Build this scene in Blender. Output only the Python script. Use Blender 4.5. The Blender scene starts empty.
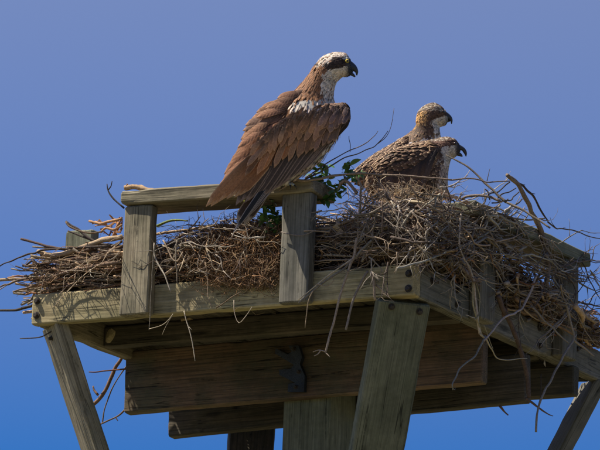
import bpy, math, random
from mathutils import Vector, Matrix, noise
random.seed(11)
R = random.random
def U(a, b): return a + (b - a) * random.random()
S = bpy.context.scene
C = S.collection

# ------------------------------------------------------------------ camera
AZ, EL, ROLL, FPX, TX, TY = 0.5011835, 0.2172734, 0.0408921, 4136.087, -0.0064606, 0.0186396
D0 = 12.0
CAMP = Vector((-.61, .61, .15)) + D0 * Vector((math.sin(AZ)*math.cos(EL), -math.cos(AZ)*math.cos(EL), -math.sin(EL)))
def _basis():
    fw = Vector((-math.sin(AZ)*math.cos(EL), math.cos(AZ)*math.cos(EL), math.sin(EL)))
    r = fw.cross(Vector((0, 0, 1))).normalized(); u = r.cross(fw)
    fw = (fw + TX*r + TY*u).normalized()
    r = fw.cross(Vector((0, 0, 1))).normalized(); u = r.cross(fw)
    c, s = math.cos(ROLL), math.sin(ROLL)
    return fw, c*r + s*u, -s*r + c*u
FW, RT, UP = _basis()
cd = bpy.data.cameras.new('camera'); cam = bpy.data.objects.new('camera', cd); C.objects.link(cam)
m = Matrix((RT, UP, -FW)).transposed().to_4x4(); m.translation = CAMP
cam.matrix_world = m
cd.lens = 36*FPX/600; cd.sensor_width = 36; cd.clip_end = 6000; cd.clip_start = .1
S.camera = cam

# ------------------------------------------------------------------ light
SUN_DIR = Vector((1.0, .55, -1.95)).normalized()            # the way the light travels
w = bpy.data.worlds.new('World'); S.world = w; w.use_nodes = True
nt = w.node_tree; nt.nodes.clear()
sky = nt.nodes.new('ShaderNodeTexSky'); sky.sky_type = 'NISHITA'; sky.sun_disc = False
sky.sun_elevation = math.asin(-SUN_DIR.z); sky.sun_rotation = math.atan2(-SUN_DIR.x, -SUN_DIR.y)
sky.air_density = 1.0; sky.dust_density = .3; sky.ozone_density = 3.0
geo = nt.nodes.new('ShaderNodeTexCoord'); sep = nt.nodes.new('ShaderNodeSeparateXYZ')
nt.links.new(geo.outputs['Generated'], sep.inputs[0])
mr = nt.nodes.new('ShaderNodeMapRange'); mr.inputs[1].default_value = .17; mr.inputs[2].default_value = .30
nt.links.new(sep.outputs['Z'], mr.inputs[0])
ramp = nt.nodes.new('ShaderNodeMix'); ramp.data_type = 'RGBA'
ramp.inputs[6].default_value = (.10, .40, .87, 1); ramp.inputs[7].default_value = (1.04, .88, 1.02, 1)
nt.links.new(mr.outputs[0], ramp.inputs[0])
mul = nt.nodes.new('ShaderNodeMix'); mul.data_type = 'RGBA'; mul.blend_type = 'MULTIPLY'; mul.inputs[0].default_value = 1
nt.links.new(sky.outputs[0], mul.inputs[6]); nt.links.new(ramp.outputs[2], mul.inputs[7])
bg = nt.nodes.new('ShaderNodeBackground'); bg.inputs['Strength'].default_value = .063
nt.links.new(mul.outputs[2], bg.inputs[0])
wo = nt.nodes.new('ShaderNodeOutputWorld'); nt.links.new(bg.outputs[0], wo.inputs[0])
sl = bpy.data.lights.new('sun', 'SUN'); sl.energy = 5.0; sl.angle = math.radians(.5); sl.color = (1, .93, .80)
so = bpy.data.objects.new('sun', sl); C.objects.link(so)
so.rotation_euler = SUN_DIR.to_track_quat('-Z', 'Y').to_euler()
S.view_settings.view_transform = 'Standard'; S.view_settings.look = 'None'; S.view_settings.exposure = 0.75; S.view_settings.gamma = 1

# ------------------------------------------------------------------ helpers
def ray(px, py): return FW + (px-300)/FPX*RT - (py-225)/FPX*UP
def onY(px, py, y):
    d = ray(px, py); return CAMP + d*((y-CAMP.y)/d.y)
def onX(px, py, x):
    d = ray(px, py); return CAMP + d*((x-CAMP.x)/d.x)

class MB:
    def __init__(s): s.v = []; s.f = []; s.c = []; s.uv = []
    def add(s, vs, fs, cs, uvs=None):
        b = len(s.v); s.v += vs
        s.f += [tuple(i+b for i in f) for f in fs]
        s.c += cs if isinstance(cs, list) else [cs]*len(vs)
        s.uv += uvs if uvs else [(0, 0)]*len(vs)
    def mesh(s, name, mat, origin, smooth=True, uv=False):
        me = bpy.data.meshes.new(name)
        me.from_pydata([(v[0]-origin.x, v[1]-origin.y, v[2]-origin.z) for v in s.v], [], s.f)
        a = me.color_attributes.new('col', 'FLOAT_COLOR', 'POINT')
        a.data.foreach_set('color', [x for c in s.c for x in (c[0], c[1], c[2], 1)])
        if uv:
            l = me.uv_layers.new(name='uv'); vi = [0]*len(me.loops); me.loops.foreach_get('vertex_index', vi)
            l.data.foreach_set('uv', [x for i in vi for x in s.uv[i]])
        if smooth: me.polygons.foreach_set('use_smooth', [True]*len(me.polygons))
        me.materials.append(mat); return me
def link(name, me, parent=None):
    o = bpy.data.objects.new(name, me); C.objects.link(o)
    if parent: o.parent = parent
    return o
def build(mb, name, mat, parent=None, origin=None, smooth=True, uv=False, kind=None, label=None):
    """origin: world point the mesh is made around (the parent thing's base)"""
    if origin is None: origin = parent_loc(parent)
    o = link(name, mb.mesh(name, mat, origin, smooth, uv), parent)
    if not parent: o.location = origin
    if kind: o['kind'] = kind
    if label: o['label'] = label
    return o
def parent_loc(p):
    l = Vector((0, 0, 0))
    while p is not None: l += p.location; p = p.parent
    return l
def thing(name, loc, label, cat, group=None):
    o = bpy.data.objects.new(name, None); C.objects.link(o); o.location = loc; o.empty_display_size = .05
    o['label'] = label; o['category'] = cat
    if group: o['group'] = group
    return o
def catmull(P, n):
    if len(P) < 3:
        return [P[0].lerp(P[-1], i/n) for i in range(n+1)]
    Q = [P[0]*2-P[1]] + list(P) + [P[-1]*2-P[-2]]; out = []
    for i in range(n+1):
        t = i/n*(len(P)-1); k = min(int(t), len(P)-2); t -= k
        a, b, c, d = Q[k:k+4]
        out.append(.5*((2*b)+(-1*a+c)*t+(2*a-5*b+4*c-d)*t*t+(-1*a+3*b-3*c+d)*t*t*t))
    return out
def jit(c, a=.15):
    k = 1+U(-a, a); return (c[0]*k*(1+U(-.04, .04)), c[1]*k, c[2]*k*(1+U(-.06, .06)))
def tube(mb, pts, r0, r1, col, sides=6, knob=.12, col2=None, cap=True, f=35):
    n = len(pts); vs = []; cs = []; fs = []
    t = (pts[1]-pts[0]).normalized()
    a = t.orthogonal().normalized()
    L = n-1
    off = Vector((U(-50, 50), U(-50, 50), U(-50, 50)))
    for i, p in enumerate(pts):
        t = (pts[min(i+1, L)]-pts[max(i-1, 0)]).normalized()
        a = (a-t*a.dot(t)).normalized(); b = t.cross(a)
        r = r0+(r1-r0)*i/L
        for k in range(sides):
            th = 2*math.pi*k/sides
            d = a*math.cos(th)+b*math.sin(th)
            rr = r*(1+knob*2*noise.noise((p+d*r*3)*f+off))
            vs.append(tuple(p+d*rr)); kk = 1+.35*noise.noise((p+d*r*4)*f*2+off)
            c = col if not col2 else tuple(col[j]+(col2[j]-col[j])*i/L for j in range(3))
            cs.append((c[0]*kk, c[1]*kk, c[2]*kk))
    for i in range(L):
        for k in range(sides):
            k2 = (k+1) % sides
            fs.append((i*sides+k, i*sides+k2, (i+1)*sides+k2, (i+1)*sides+k))
    if cap:
        fs.append(tuple(range(sides-1, -1, -1))); fs.append(tuple(L*sides+k for k in range(sides)))
    mb.add(vs, fs, cs)

# ------------------------------------------------------------------ materials
def newmat(name):
    m = bpy.data.materials.new(name); m.use_nodes = True; n = m.node_tree; n.nodes.clear()
    o = n.nodes.new('ShaderNodeOutputMaterial'); p = n.nodes.new('ShaderNodeBsdfPrincipled')
    n.links.new(p.outputs[0], o.inputs[0]); return m, n, p
def N(n, t, **kw):
    x = n.nodes.new(t)
    for k, v in kw.items():
        if k.startswith('i_'): x.inputs[k[2:].replace('_', ' ')].default_value = v
        else: setattr(x, k, v)
    return x
def mixc(n, bl, fac, a, b):
    x = N(n, 'ShaderNodeMix', data_type='RGBA', blend_type=bl)
    for i, v in ((0, fac), (6, a), (7, b)):
        if hasattr(v, 'links') or hasattr(v, 'is_output'): n.links.new(v, x.inputs[i])
        else: x.inputs[i].default_value = v if i == 0 else (*v, 1)
    return x.outputs[2]
def rampn(n, src, stops):
    x = N(n, 'ShaderNodeValToRGB'); e = x.color_ramp.elements
    while len(e) < len(stops): e.new(.5)
    for q, (p, c) in zip(e, stops): q.position = p; q.color = (*c, 1) if len(c) == 3 else c
    n.links.new(src, x.inputs[0]); return x.outputs[0]
def g(v): return (v, v, v)

def wood(name, light, dark, stain, stain_amt=.5, rough=.85):
    m, n, p = newmat(name)
    tc = N(n, 'ShaderNodeTexCoord'); oi = N(n, 'ShaderNodeObjectInfo')
    mv = N(n, 'ShaderNodeMath', operation='MULTIPLY'); mv.inputs[1].default_value = 37.0
    n.links.new(oi.outputs['Random'], mv.inputs[0])
    ad = N(n, 'ShaderNodeVectorMath', operation='ADD')
    n.links.new(tc.outputs['Object'], ad.inputs[0]); n.links.new(mv.outputs[0], ad.inputs[1])
    mp = N(n, 'ShaderNodeMapping'); mp.inputs['Scale'].default_value = (1.0, 16, 16); n.links.new(ad.outputs[0], mp.inputs[0])
    # growth rings: warped distance pattern stretched along the length
    n0 = N(n, 'ShaderNodeTexNoise', i_Scale=1.3, i_Detail=3.0); n.links.new(mp.outputs[0], n0.inputs['Vector'])
    mk = N(n, 'ShaderNodeMapping'); mk.inputs['Scale'].default_value = (3.4, 13, 13); n.links.new(ad.outputs[0], mk.inputs[0])
    vo = N(n, 'ShaderNodeTexVoronoi', i_Scale=1.0); n.links.new(mk.outputs[0], vo.inputs['Vector'])
    da = N(n, 'ShaderNodeMath', operation='ADD'); da.inputs[1].default_value = .12; n.links.new(vo.outputs['Distance'], da.inputs[0])
    dv = N(n, 'ShaderNodeMath', operation='DIVIDE'); dv.inputs[0].default_value = 1.6; n.links.new(da.outputs[0], dv.inputs[1])
    sc = N(n, 'ShaderNodeMath', operation='MULTIPLY_ADD'); sc.inputs[1].default_value = 15.0; n.links.new(n0.outputs[0], sc.inputs[0]); n.links.new(dv.outputs[0], sc.inputs[2])
    knot = rampn(n, vo.outputs['Distance'], [(.07, g(.35)), (.12, g(.7)), (.17, g(1))])
    sn = N(n, 'ShaderNodeMath', operation='SINE'); n.links.new(sc.outputs[0], sn.inputs[0])
    m2 = N(n, 'ShaderNodeMapRange'); m2.inputs[1].default_value = -1; n.links.new(sn.outputs[0], m2.inputs[0])
    mp2 = N(n, 'ShaderNodeMapping'); mp2.inputs['Scale'].default_value = (2.2, 110, 110); n.links.new(ad.outputs[0], mp2.inputs[0])
    n1 = N(n, 'ShaderNodeTexNoise', i_Scale=2.0, i_Detail=5.0, i_Roughness=.65); n.links.new(mp2.outputs[0], n1.inputs['Vector'])
    n2 = N(n, 'ShaderNodeTexNoise', i_Scale=5.0, i_Detail=6.0, i_Roughness=.7); n.links.new(ad.outputs[0], n2.inputs['Vector'])
    n3 = N(n, 'ShaderNodeTexNoise', i_Scale=38.0, i_Detail=4.0, i_Roughness=.7); n.links.new(ad.outputs[0], n3.inputs['Vector'])
    fine = rampn(n, n1.outputs[0], [(.36, dark), (.6, light)])
    rings = mixc(n, 'MULTIPLY', .45, fine, rampn(n, m2.outputs[0], [(0, g(.55)), (.55, g(1)), (1, g(1.0))]))
    st = rampn(n, n2.outputs[0], [(.40, g(0)), (.66, g(stain_amt))])
    c = mixc(n, 'MIX', st, rings, stain)
    c = mixc(n, 'MULTIPLY', .55, c, rampn(n, n3.outputs[0], [(.3, g(.6)), (.6, g(1.05))]))
    # long drying checks
    mp3 = N(n, 'ShaderNodeMapping'); mp3.inputs['Scale'].default_value = (1.4, 46, 46); n.links.new(ad.outputs[0], mp3.inputs[0])
    n4 = N(n, 'ShaderNodeTexNoise', i_Scale=1.0, i_Detail=2.0); n.links.new(mp3.outputs[0], n4.inputs['Vector'])
    crack = rampn(n, n4.outputs[0], [(.485, g(1)), (.497, g(.25)), (.503, g(.25)), (.515, g(1))])
    spots = rampn(n, n2.outputs[0], [(.46, g(0)), (.54, g(1))])
    crack = mixc(n, 'MIX', spots, g(1), crack)
    c = mixc(n, 'MULTIPLY', 1.0, c, crack)
    c = mixc(n, 'MULTIPLY', .8, c, knot)
    big = N(n, 'ShaderNodeTexNoise', i_Scale=2.2, i_Detail=3.0); n.links.new(ad.outputs[0], big.inputs['Vector'])
    c = mixc(n, 'MULTIPLY', .8, c, rampn(n, big.outputs[0], [(.38, g(.62)), (.6, g(1.08))]))
    n.links.new(c, p.inputs['Base Color']); p.inputs['Roughness'].default_value = rough; p.inputs['Specular IOR Level'].default_value = .25
    h = mixc(n, 'MULTIPLY', 1.0, n1.outputs[0], crack)
    h = mixc(n, 'ADD', .5, h, m2.outputs[0])
    b = N(n, 'ShaderNodeBump', i_Strength=.55, i_Distance=.0025); n.links.new(h, b.inputs['Height'])
    n.links.new(b.outputs[0], p.inputs['Normal'])
    return m
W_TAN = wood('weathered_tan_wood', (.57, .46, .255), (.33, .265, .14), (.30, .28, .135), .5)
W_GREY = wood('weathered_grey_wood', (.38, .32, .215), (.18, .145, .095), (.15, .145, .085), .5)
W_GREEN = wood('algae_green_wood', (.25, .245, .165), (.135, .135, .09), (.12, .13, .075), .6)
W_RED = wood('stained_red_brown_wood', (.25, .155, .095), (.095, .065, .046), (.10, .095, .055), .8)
W_BLACK = wood('dark_brown_wood', (.15, .12, .085), (.058, .05, .038), (.065, .062, .04), .7)  # dark brown tone for the inner and under-deck boards
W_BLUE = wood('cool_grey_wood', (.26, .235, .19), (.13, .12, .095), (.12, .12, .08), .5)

def vcol(name, rough=.85, bump=.3, bscale=300, spec=.2, var=.3, trans=0, sheen=0):
    m, n, p = newmat(name)
    a = N(n, 'ShaderNodeAttribute', attribute_name='col')
    tc = N(n, 'ShaderNodeTexCoord')
    ns = N(n, 'ShaderNodeTexNoise', i_Scale=float(bscale), i_Detail=4.0, i_Roughness=.65); n.links.new(tc.outputs['Object'], ns.inputs['Vector'])
    c = mixc(n, 'MULTIPLY', 1.0, a.outputs['Color'], rampn(n, ns.outputs[0], [(.3, g(1-var)), (.65, g(1+var*.5))]))
    n.links.new(c, p.inputs['Base Color']); p.inputs['Roughness'].default_value = rough; p.inputs['Specular IOR Level'].default_value = spec
    b = N(n, 'ShaderNodeBump', i_Strength=bump, i_Distance=.002); n.links.new(ns.outputs[0], b.inputs['Height']); n.links.new(b.outputs[0], p.inputs['Normal'])
    return m
BARK = vcol('bark', .85, .6, 220, .2, .4)
FIBRE = vcol('dry_fibre', .9, .2, 400, .1, .25)
SKIN = vcol('plumage_under', .9, .3, 350, .1, .25)
HORN = vcol('horn', .35, .1, 200, .5, .15)
LEAF = vcol('leaf', .45, .2, 250, .4, .25)
METAL = vcol('rusty_galvanised_metal', .6, .5, 260, .4, .45)
METAL.node_tree.nodes['Principled BSDF'].inputs['Metallic'].default_value = .4

def feather_mat(nm='feather', side=1.0):
    m, n, p = newmat(nm)
    a = N(n, 'ShaderNodeAttribute', attribute_name='col'); f = N(n, 'ShaderNodeAttribute', attribute_name='fringe')
    uv = N(n, 'ShaderNodeUVMap', uv_map='uv'); sp = N(n, 'ShaderNodeSeparateXYZ'); n.links.new(uv.outputs[0], sp.inputs[0])
    # barbs: fine diagonal lines
    ab = N(n, 'ShaderNodeMath', operation='ABSOLUTE'); n.links.new(sp.outputs[0], ab.inputs[0])
    tc = N(n, 'ShaderNodeTexCoord'); ns = N(n, 'ShaderNodeTexNoise', i_Scale=240.0, i_Detail=3.0); n.links.new(tc.outputs['Object'], ns.inputs['Vector'])
    # fringe: near the sides (|u| > .7) or near the tip (v > .85)
    e = N(n, 'ShaderNodeMath', operation='POWER'); e.inputs[1].default_value = 4; n.links.new(ab.outputs[0], e.inputs[0])
    v = N(n, 'ShaderNodeMath', operation='POWER'); v.inputs[1].default_value = 9 if side > .5 else 6.0; n.links.new(sp.outputs[1], v.inputs[0])
    es = N(n, 'ShaderNodeMath', operation='MULTIPLY'); es.inputs[1].default_value = side; n.links.new(e.outputs[0], es.inputs[0])
    mx = N(n, 'ShaderNodeMath', operation='MAXIMUM'); n.links.new(es.outputs[0], mx.inputs[0]); n.links.new(v.outputs[0], mx.inputs[1])
    fr = rampn(n, mx.outputs[0], [(.25, g(0)), (.5, g(1))])
    frm = N(n, 'ShaderNodeMath', operation='MULTIPLY'); n.links.new(fr, frm.inputs[0]); n.links.new(f.outputs['Alpha'], frm.inputs[1])
    c = mixc(n, 'MIX', frm.outputs[0], a.outputs['Color'], f.outputs['Color'])
    sh = rampn(n, ab.outputs[0], [(0, g(.6)), (.09, g(1)), (1, g(1))])
    c = mixc(n, 'MULTIPLY', .6, c, sh)
    c = mixc(n, 'MULTIPLY', .8, c, rampn(n, ns.outputs[0], [(.35, g(.72)), (.65, g(1.1))]))
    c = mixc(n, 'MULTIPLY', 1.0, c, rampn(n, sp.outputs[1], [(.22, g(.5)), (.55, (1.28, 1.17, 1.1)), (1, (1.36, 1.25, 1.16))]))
    n.links.new(c, p.inputs['Base Color']); p.inputs['Roughness'].default_value = .7; p.inputs['Specular IOR Level'].default_value = .25
    wv = N(n, 'ShaderNodeMath', operation='MULTIPLY_ADD'); wv.inputs[1].default_value = -6; n.links.new(ab.outputs[0], wv.inputs[0])
    s2 = N(n, 'ShaderNodeMath', operation='MULTIPLY'); s2.inputs[1].default_value = 60; n.links.new(sp.outputs[1], s2.inputs[0]); n.links.new(s2.outputs[0], wv.inputs[2])
    si = N(n, 'ShaderNodeMath', operation='SINE'); n.links.new(wv.outputs[0], si.inputs[0])
    b = N(n, 'ShaderNodeBump', i_Strength=.10, i_Distance=.001); n.links.new(si.outputs[0], b.inputs['Height']); n.links.new(b.outputs[0], p.inputs['Normal'])
    return m
FEATHER = feather_mat()
FEATHER_TIP = feather_mat('scalloped_feather', .22)

# ------------------------------------------------------------------ ground (far below the frame)
GZ = -4.04
def ground():
    n = 60; vs = []; fs = []
    for i in range(n+1):
        for j in range(n+1):
            u, v = i/n*2-1, j/n*2-1
            x, y = 2500*u*abs(u)**1.6, 2500*v*abs(v)**1.6
            d = math.hypot(x, y)
            vs.append((x, y, GZ+.12*noise.noise(Vector((x*.3, y*.3, 0)))*min(1, d/6)))
    for i in range(n):
        for j in range(n):
            a = i*(n+1)+j; fs.append((a, a+n+1, a+n+2, a+1))
    me = bpy.data.meshes.new('ground'); me.from_pydata(vs, [], fs)
    m, nn, p = newmat('marsh_ground'); tc = N(nn, 'ShaderNodeTexCoord')
    a = N(nn, 'ShaderNodeTexNoise', i_Scale=.6, i_Detail=8.0); nn.links.new(tc.outputs['Object'], a.inputs['Vector'])
    nn.links.new(rampn(nn, a.outputs[0], [(.3, (.05, .055, .025)), (.5, (.11, .10, .05)), (.7, (.18, .15, .08))]), p.inputs['Base Color']); p.inputs['Roughness'].default_value = .95
    me.materials.append(m); o = link('ground', me); o['kind'] = 'structure'
ground()

# ------------------------------------------------------------------ the wooden platform
PL = Vector((-.61, .61, GZ))
plat = thing('nesting_platform', PL, 'weathered timber platform with diagonal braces that holds up the big stick nest', 'platform')
def board(name, p0, p1, w, t, wdir, mat, parent=plat, seg=None, rough=.0012, label=None, r=.004):
    """centre line p0-p1, w across wdir, t across the third axis"""
    X = (p1-p0); L = X.length; X.normalize()
    Z = (wdir-X*wdir.dot(X)).normalized(); Y = Z.cross(X)
    seg = seg or max(6, int(L/.045)); ring = []
    hw, ht = w/2, t/2
    def side(a, b, k):                     # points along an edge incl. rounded corners
        return [(a[0]+(b[0]-a[0])*i/k, a[1]+(b[1]-a[1])*i/k) for i in range(k)]
    k = 5
    c = [(ht-r, -hw), (ht, -hw+r), (ht, hw-r), (ht-r, hw), (-ht+r, hw), (-ht, hw-r), (-ht, -hw+r), (-ht+r, -hw)]
    prof = [c[0]] + side(c[1], c[2], k) + [c[2]] + side(c[3], c[4], 2) + [c[4]] + side(c[5], c[6], k) + [c[6]] + side(c[7], c[0], 2)
    prof = prof[:]
    vs = []; fs = []; n = len(prof); off = Vector((U(0, 99), U(0, 99), U(0, 99)))
    xs = [0, r] + [r+(L-2*r)*i/seg for i in range(1, seg)] + [L-r, L]
    for x in xs:
        inset = r*.8 if x in (0, L) else 0
        for (y, z) in prof:
            q = Vector((x*3, y*45, z*45))+off
            d = rough*noise.noise(q)+rough*.7*noise.noise(Vector((x*30, y*60, z*60))+off)
            edge = 1 if abs(abs(z)-hw) < r*1.1 and abs(abs(y)-ht) < r*1.1 else 0
            nick = max(0, noise.noise(Vector((x*14, y*9, z*9))+off)-.25)*.009*edge
            sy, sz = (ht-inset-nick+d)/ht, (hw-inset-nick+d)/hw
            vs.append((x+(noise.noise(Vector((y*40, z*40, x))+off)*.002 if x in (0, L) else 0), y*sy, z*sz))
    for i in range(len(xs)-1):
        for j in range(n):
            j2 = (j+1) % n; fs.append((i*n+j, i*n+j2, (i+1)*n+j2, (i+1)*n+j))
    fs.append(tuple(range(n-1, -1, -1))); b = (len(xs)-1)*n; fs.append(tuple(b+j for j in range(n)))
    me = bpy.data.meshes.new(name); me.from_pydata(vs, [], [f[::-1] for f in fs]); me.materials.append(mat)
    o = link(name, me, parent)
    M = Matrix((X, Y, Z)).transposed().to_4x4(); M.translation = p0-parent_loc(parent)
    o.matrix_basis = M
    if label: o['label'] = label
    return o
def V(*a): return Vector(a)
Zu = V(0, 0, 1); BL = 1.2192; BH = .089; BT = .038
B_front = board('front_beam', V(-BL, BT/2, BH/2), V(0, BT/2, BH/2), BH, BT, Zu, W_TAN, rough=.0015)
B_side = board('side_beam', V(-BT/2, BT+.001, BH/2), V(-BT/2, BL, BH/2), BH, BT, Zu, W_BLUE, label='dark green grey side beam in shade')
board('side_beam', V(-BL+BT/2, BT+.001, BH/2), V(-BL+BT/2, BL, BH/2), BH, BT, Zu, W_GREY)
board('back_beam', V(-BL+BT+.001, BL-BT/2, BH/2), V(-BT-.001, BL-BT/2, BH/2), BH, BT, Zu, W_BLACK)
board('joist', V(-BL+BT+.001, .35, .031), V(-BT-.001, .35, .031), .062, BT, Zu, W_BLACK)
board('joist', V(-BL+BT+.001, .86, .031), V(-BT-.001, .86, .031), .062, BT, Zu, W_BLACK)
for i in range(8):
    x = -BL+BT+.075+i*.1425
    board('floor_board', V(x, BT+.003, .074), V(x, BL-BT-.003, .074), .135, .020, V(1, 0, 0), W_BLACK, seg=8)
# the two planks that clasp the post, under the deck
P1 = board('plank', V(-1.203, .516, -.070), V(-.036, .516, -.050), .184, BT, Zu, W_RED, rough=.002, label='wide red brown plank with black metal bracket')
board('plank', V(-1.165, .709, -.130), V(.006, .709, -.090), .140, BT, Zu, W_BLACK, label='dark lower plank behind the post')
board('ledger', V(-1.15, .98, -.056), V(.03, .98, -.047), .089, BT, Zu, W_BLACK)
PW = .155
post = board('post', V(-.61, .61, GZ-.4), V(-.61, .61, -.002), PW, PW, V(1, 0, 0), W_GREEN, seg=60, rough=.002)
# splayed 2x6 braces, wide face outwards
def brace(cx, cy, top, bot, dirn, mat, mat_label=None, w=.14, ext=.03):
    wd = V(-dirn.y, dirn.x, 0)
    k = 6.2; end = top+(bot-top)*k; top = top-(bot-top).normalized()*ext
    return board('brace', top, end, w, BT, wd, mat, seg=50, rough=.0015, label=mat_label)
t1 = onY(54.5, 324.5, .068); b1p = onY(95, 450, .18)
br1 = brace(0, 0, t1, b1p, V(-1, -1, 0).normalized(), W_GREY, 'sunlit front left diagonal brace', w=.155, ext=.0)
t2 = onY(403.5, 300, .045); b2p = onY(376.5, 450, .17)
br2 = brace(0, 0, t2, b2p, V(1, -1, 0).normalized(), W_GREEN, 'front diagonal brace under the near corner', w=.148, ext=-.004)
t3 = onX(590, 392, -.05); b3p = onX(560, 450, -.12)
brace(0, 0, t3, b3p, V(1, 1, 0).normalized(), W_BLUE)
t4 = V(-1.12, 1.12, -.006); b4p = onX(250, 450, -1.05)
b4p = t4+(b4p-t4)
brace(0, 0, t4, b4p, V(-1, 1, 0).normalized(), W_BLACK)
# rail posts and rails
def rpost(x0, y0, z0, z1, axis, mat, lab=None, dx=0, depth=BT):
    wd = V(1, 0, 0) if axis == 'x' else V(0, 1, 0)
    return board('rail_post', V(x0, y0, z0), V(x0+dx, y0, z1), .091, depth, wd, mat, label=lab, rough=.002)
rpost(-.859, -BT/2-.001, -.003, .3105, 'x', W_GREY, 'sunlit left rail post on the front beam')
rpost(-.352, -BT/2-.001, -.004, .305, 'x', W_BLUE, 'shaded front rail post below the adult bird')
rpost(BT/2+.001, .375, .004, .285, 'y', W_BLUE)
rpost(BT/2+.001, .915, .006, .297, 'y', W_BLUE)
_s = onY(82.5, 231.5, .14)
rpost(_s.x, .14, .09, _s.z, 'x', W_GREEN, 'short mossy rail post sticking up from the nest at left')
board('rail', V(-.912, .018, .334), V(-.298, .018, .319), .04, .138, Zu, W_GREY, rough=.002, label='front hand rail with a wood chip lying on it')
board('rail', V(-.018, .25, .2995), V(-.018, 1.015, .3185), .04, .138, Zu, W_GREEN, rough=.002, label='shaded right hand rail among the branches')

def bolt(p, nrm, parent, r=.0105):
    mb = MB(); nrm = nrm.normalized(); a = nrm.orthogonal().normalized(); b = nrm.cross(a)
    r *= .8; rings = [(r*1.4, 0), (r*1.4, .0022), (r, .0024), (r, .0085), (r*.8, .0105)]
    vs = []; fs = []; n = 12; ph = R()
    for rr, h in rings:
        for k in range(n):
            th = 2*math.pi*k/n+ph
            q = rr if rr > r else rr*(1.0 if k % 2 == 0 else .87)
            vs.append(tuple(p+nrm*h+a*q*math.cos(th)+b*q*math.sin(th)))
    for i in range(4):
        for k in range(n): fs.append((i*n+k, i*n+(k+1) % n, (i+1)*n+(k+1) % n, (i+1)*n+k))
    fs.append(tuple(4*n+k for k in range(n)))
    mb.add(vs, fs, jit((.055, .045, .038)))
    o = bpy.data.objects.new('bolt', mb.mesh('bolt', METAL, p, smooth=False)); C.objects.link(o)
    o.parent = parent
    pw = Matrix.Translation(parent_loc(plat)) @ parent.matrix_basis
    o.matrix_basis = pw.inverted() @ Matrix.Translation(p)
for px, py in ((37.5, 301), (36.5, 315.3), (409, 273.5), (408.5, 288.5)):
    bolt(onY(px, py, -.0003), V(0, -1, 0), B_front, .0095)
for px, py in ((457, 290), (456.5, 304.5), (539, 328), (539, 345.5), (576, 349), (432, 281)):
    bolt(onX(px, py, .0003), V(1, 0, 0), B_side, .009)
def plane_hit(px, py, p, n):
    d = ray(px, py); return CAMP+d*((p-CAMP).dot(n)/d.dot(n))
n2 = (b2p-t2).cross(V(1, 1, 0)).normalized()
if n2.dot(FW) > 0: n2 = -n2
for px, py in ((391.5, 306.5), (419.5, 311.5)):
    bolt(plane_hit(px, py, t2+n2*(BT/2+.0005), n2), n2, br2, .0085)
n1 = (b1p-t1).cross(V(1, -1, 0)).normalized()
if n1.dot(FW) > 0: n1 = -n1
bolt(plane_hit(52, 338, t1+n1*(BT/2+.0005), n1), n1, br1, .007)
# black zigzag bracket bolted to the wide plank
def bracket():
    y = .516-BT/2-.003
    mb = MB()
    def strip(pts, wd, h, dz=.004):
        P = [onY(a, b, y) for a, b in pts]
        for i in range(len(P)-1):
            a, b = P[i], P[i+1]; t = (b-a).normalized(); s = t.cross(V(0, 1, 0)).normalized()*wd/2; o = V(0, -h, 0)
            e = t*wd*.25; a = a-e; b = b+e; bk = V(0, .003, 0)
            vs = [a-s+bk, a+s+bk, b+s+bk, b-s+bk, a-s*.8+o, a+s*.8+o, b+s*.8+o, b-s*.8+o]
            mb.add([tuple(v) for v in vs], [(0, 1, 2, 3), (7, 6, 5, 4), (0, 4, 5, 1), (1, 5, 6, 2), (2, 6, 7, 3), (3, 7, 4, 0)], jit((.045, .052, .066)))
    O = [(289, 346), (298.5, 346), (302, 357), (299.5, 364), (304.5, 376), (304, 391.5), (288, 391.5), (289, 384.5), (296, 382.5), (280, 374.5), (279.5, 370.5), (291, 369.5), (294.5, 364.5), (275.5, 353), (276, 349), (288, 355), (292.5, 352)]
    n = len(O); F_ = [onY(a, b, y-.013) for a, b in O]; B_k = [p+V(0, .016, 0) for p in F_]
    c = (F_[8]+F_[5])/2
    I_ = [p+((F_[(i+1) % n]-F_[i-1]).normalized().cross(V(0, 1, 0)))*.0016+V(0, -.002, 0) for i, p in enumerate(F_)]
    mb.add([tuple(v) for v in I_+F_+B_k], [tuple(range(n))]+[(i, n+i, n+(i+1) % n, (i+1) % n) for i in range(n)]+[(n+i, 2*n+i, 2*n+(i+1) % n, n+(i+1) % n) for i in range(n)], [jit((.04, .046, .058), .3) for _ in range(3*n)])
    o = build(mb, 'bracket', METAL, plat, smooth=False, label='black zigzag metal bracket')
bracket()
for px, py in ((294, 349), (296, 387), (299, 372)): bolt(onY(px, py, .516-BT/2-.018), V(0, -1, 0), P1, .006)
# pale flake standing in for a patch of sunlight on the dark joist
def sun_patch():
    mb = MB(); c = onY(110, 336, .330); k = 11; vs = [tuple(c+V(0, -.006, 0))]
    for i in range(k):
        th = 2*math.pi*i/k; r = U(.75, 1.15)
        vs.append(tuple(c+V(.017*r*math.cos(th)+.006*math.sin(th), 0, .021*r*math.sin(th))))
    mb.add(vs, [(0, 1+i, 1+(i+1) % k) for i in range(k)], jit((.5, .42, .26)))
    build(mb, 'joist_sun_patch', BARK, plat, smooth=False, label='pale piece shaped as a patch of sunlight on the dark joist')
sun_patch()

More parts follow.
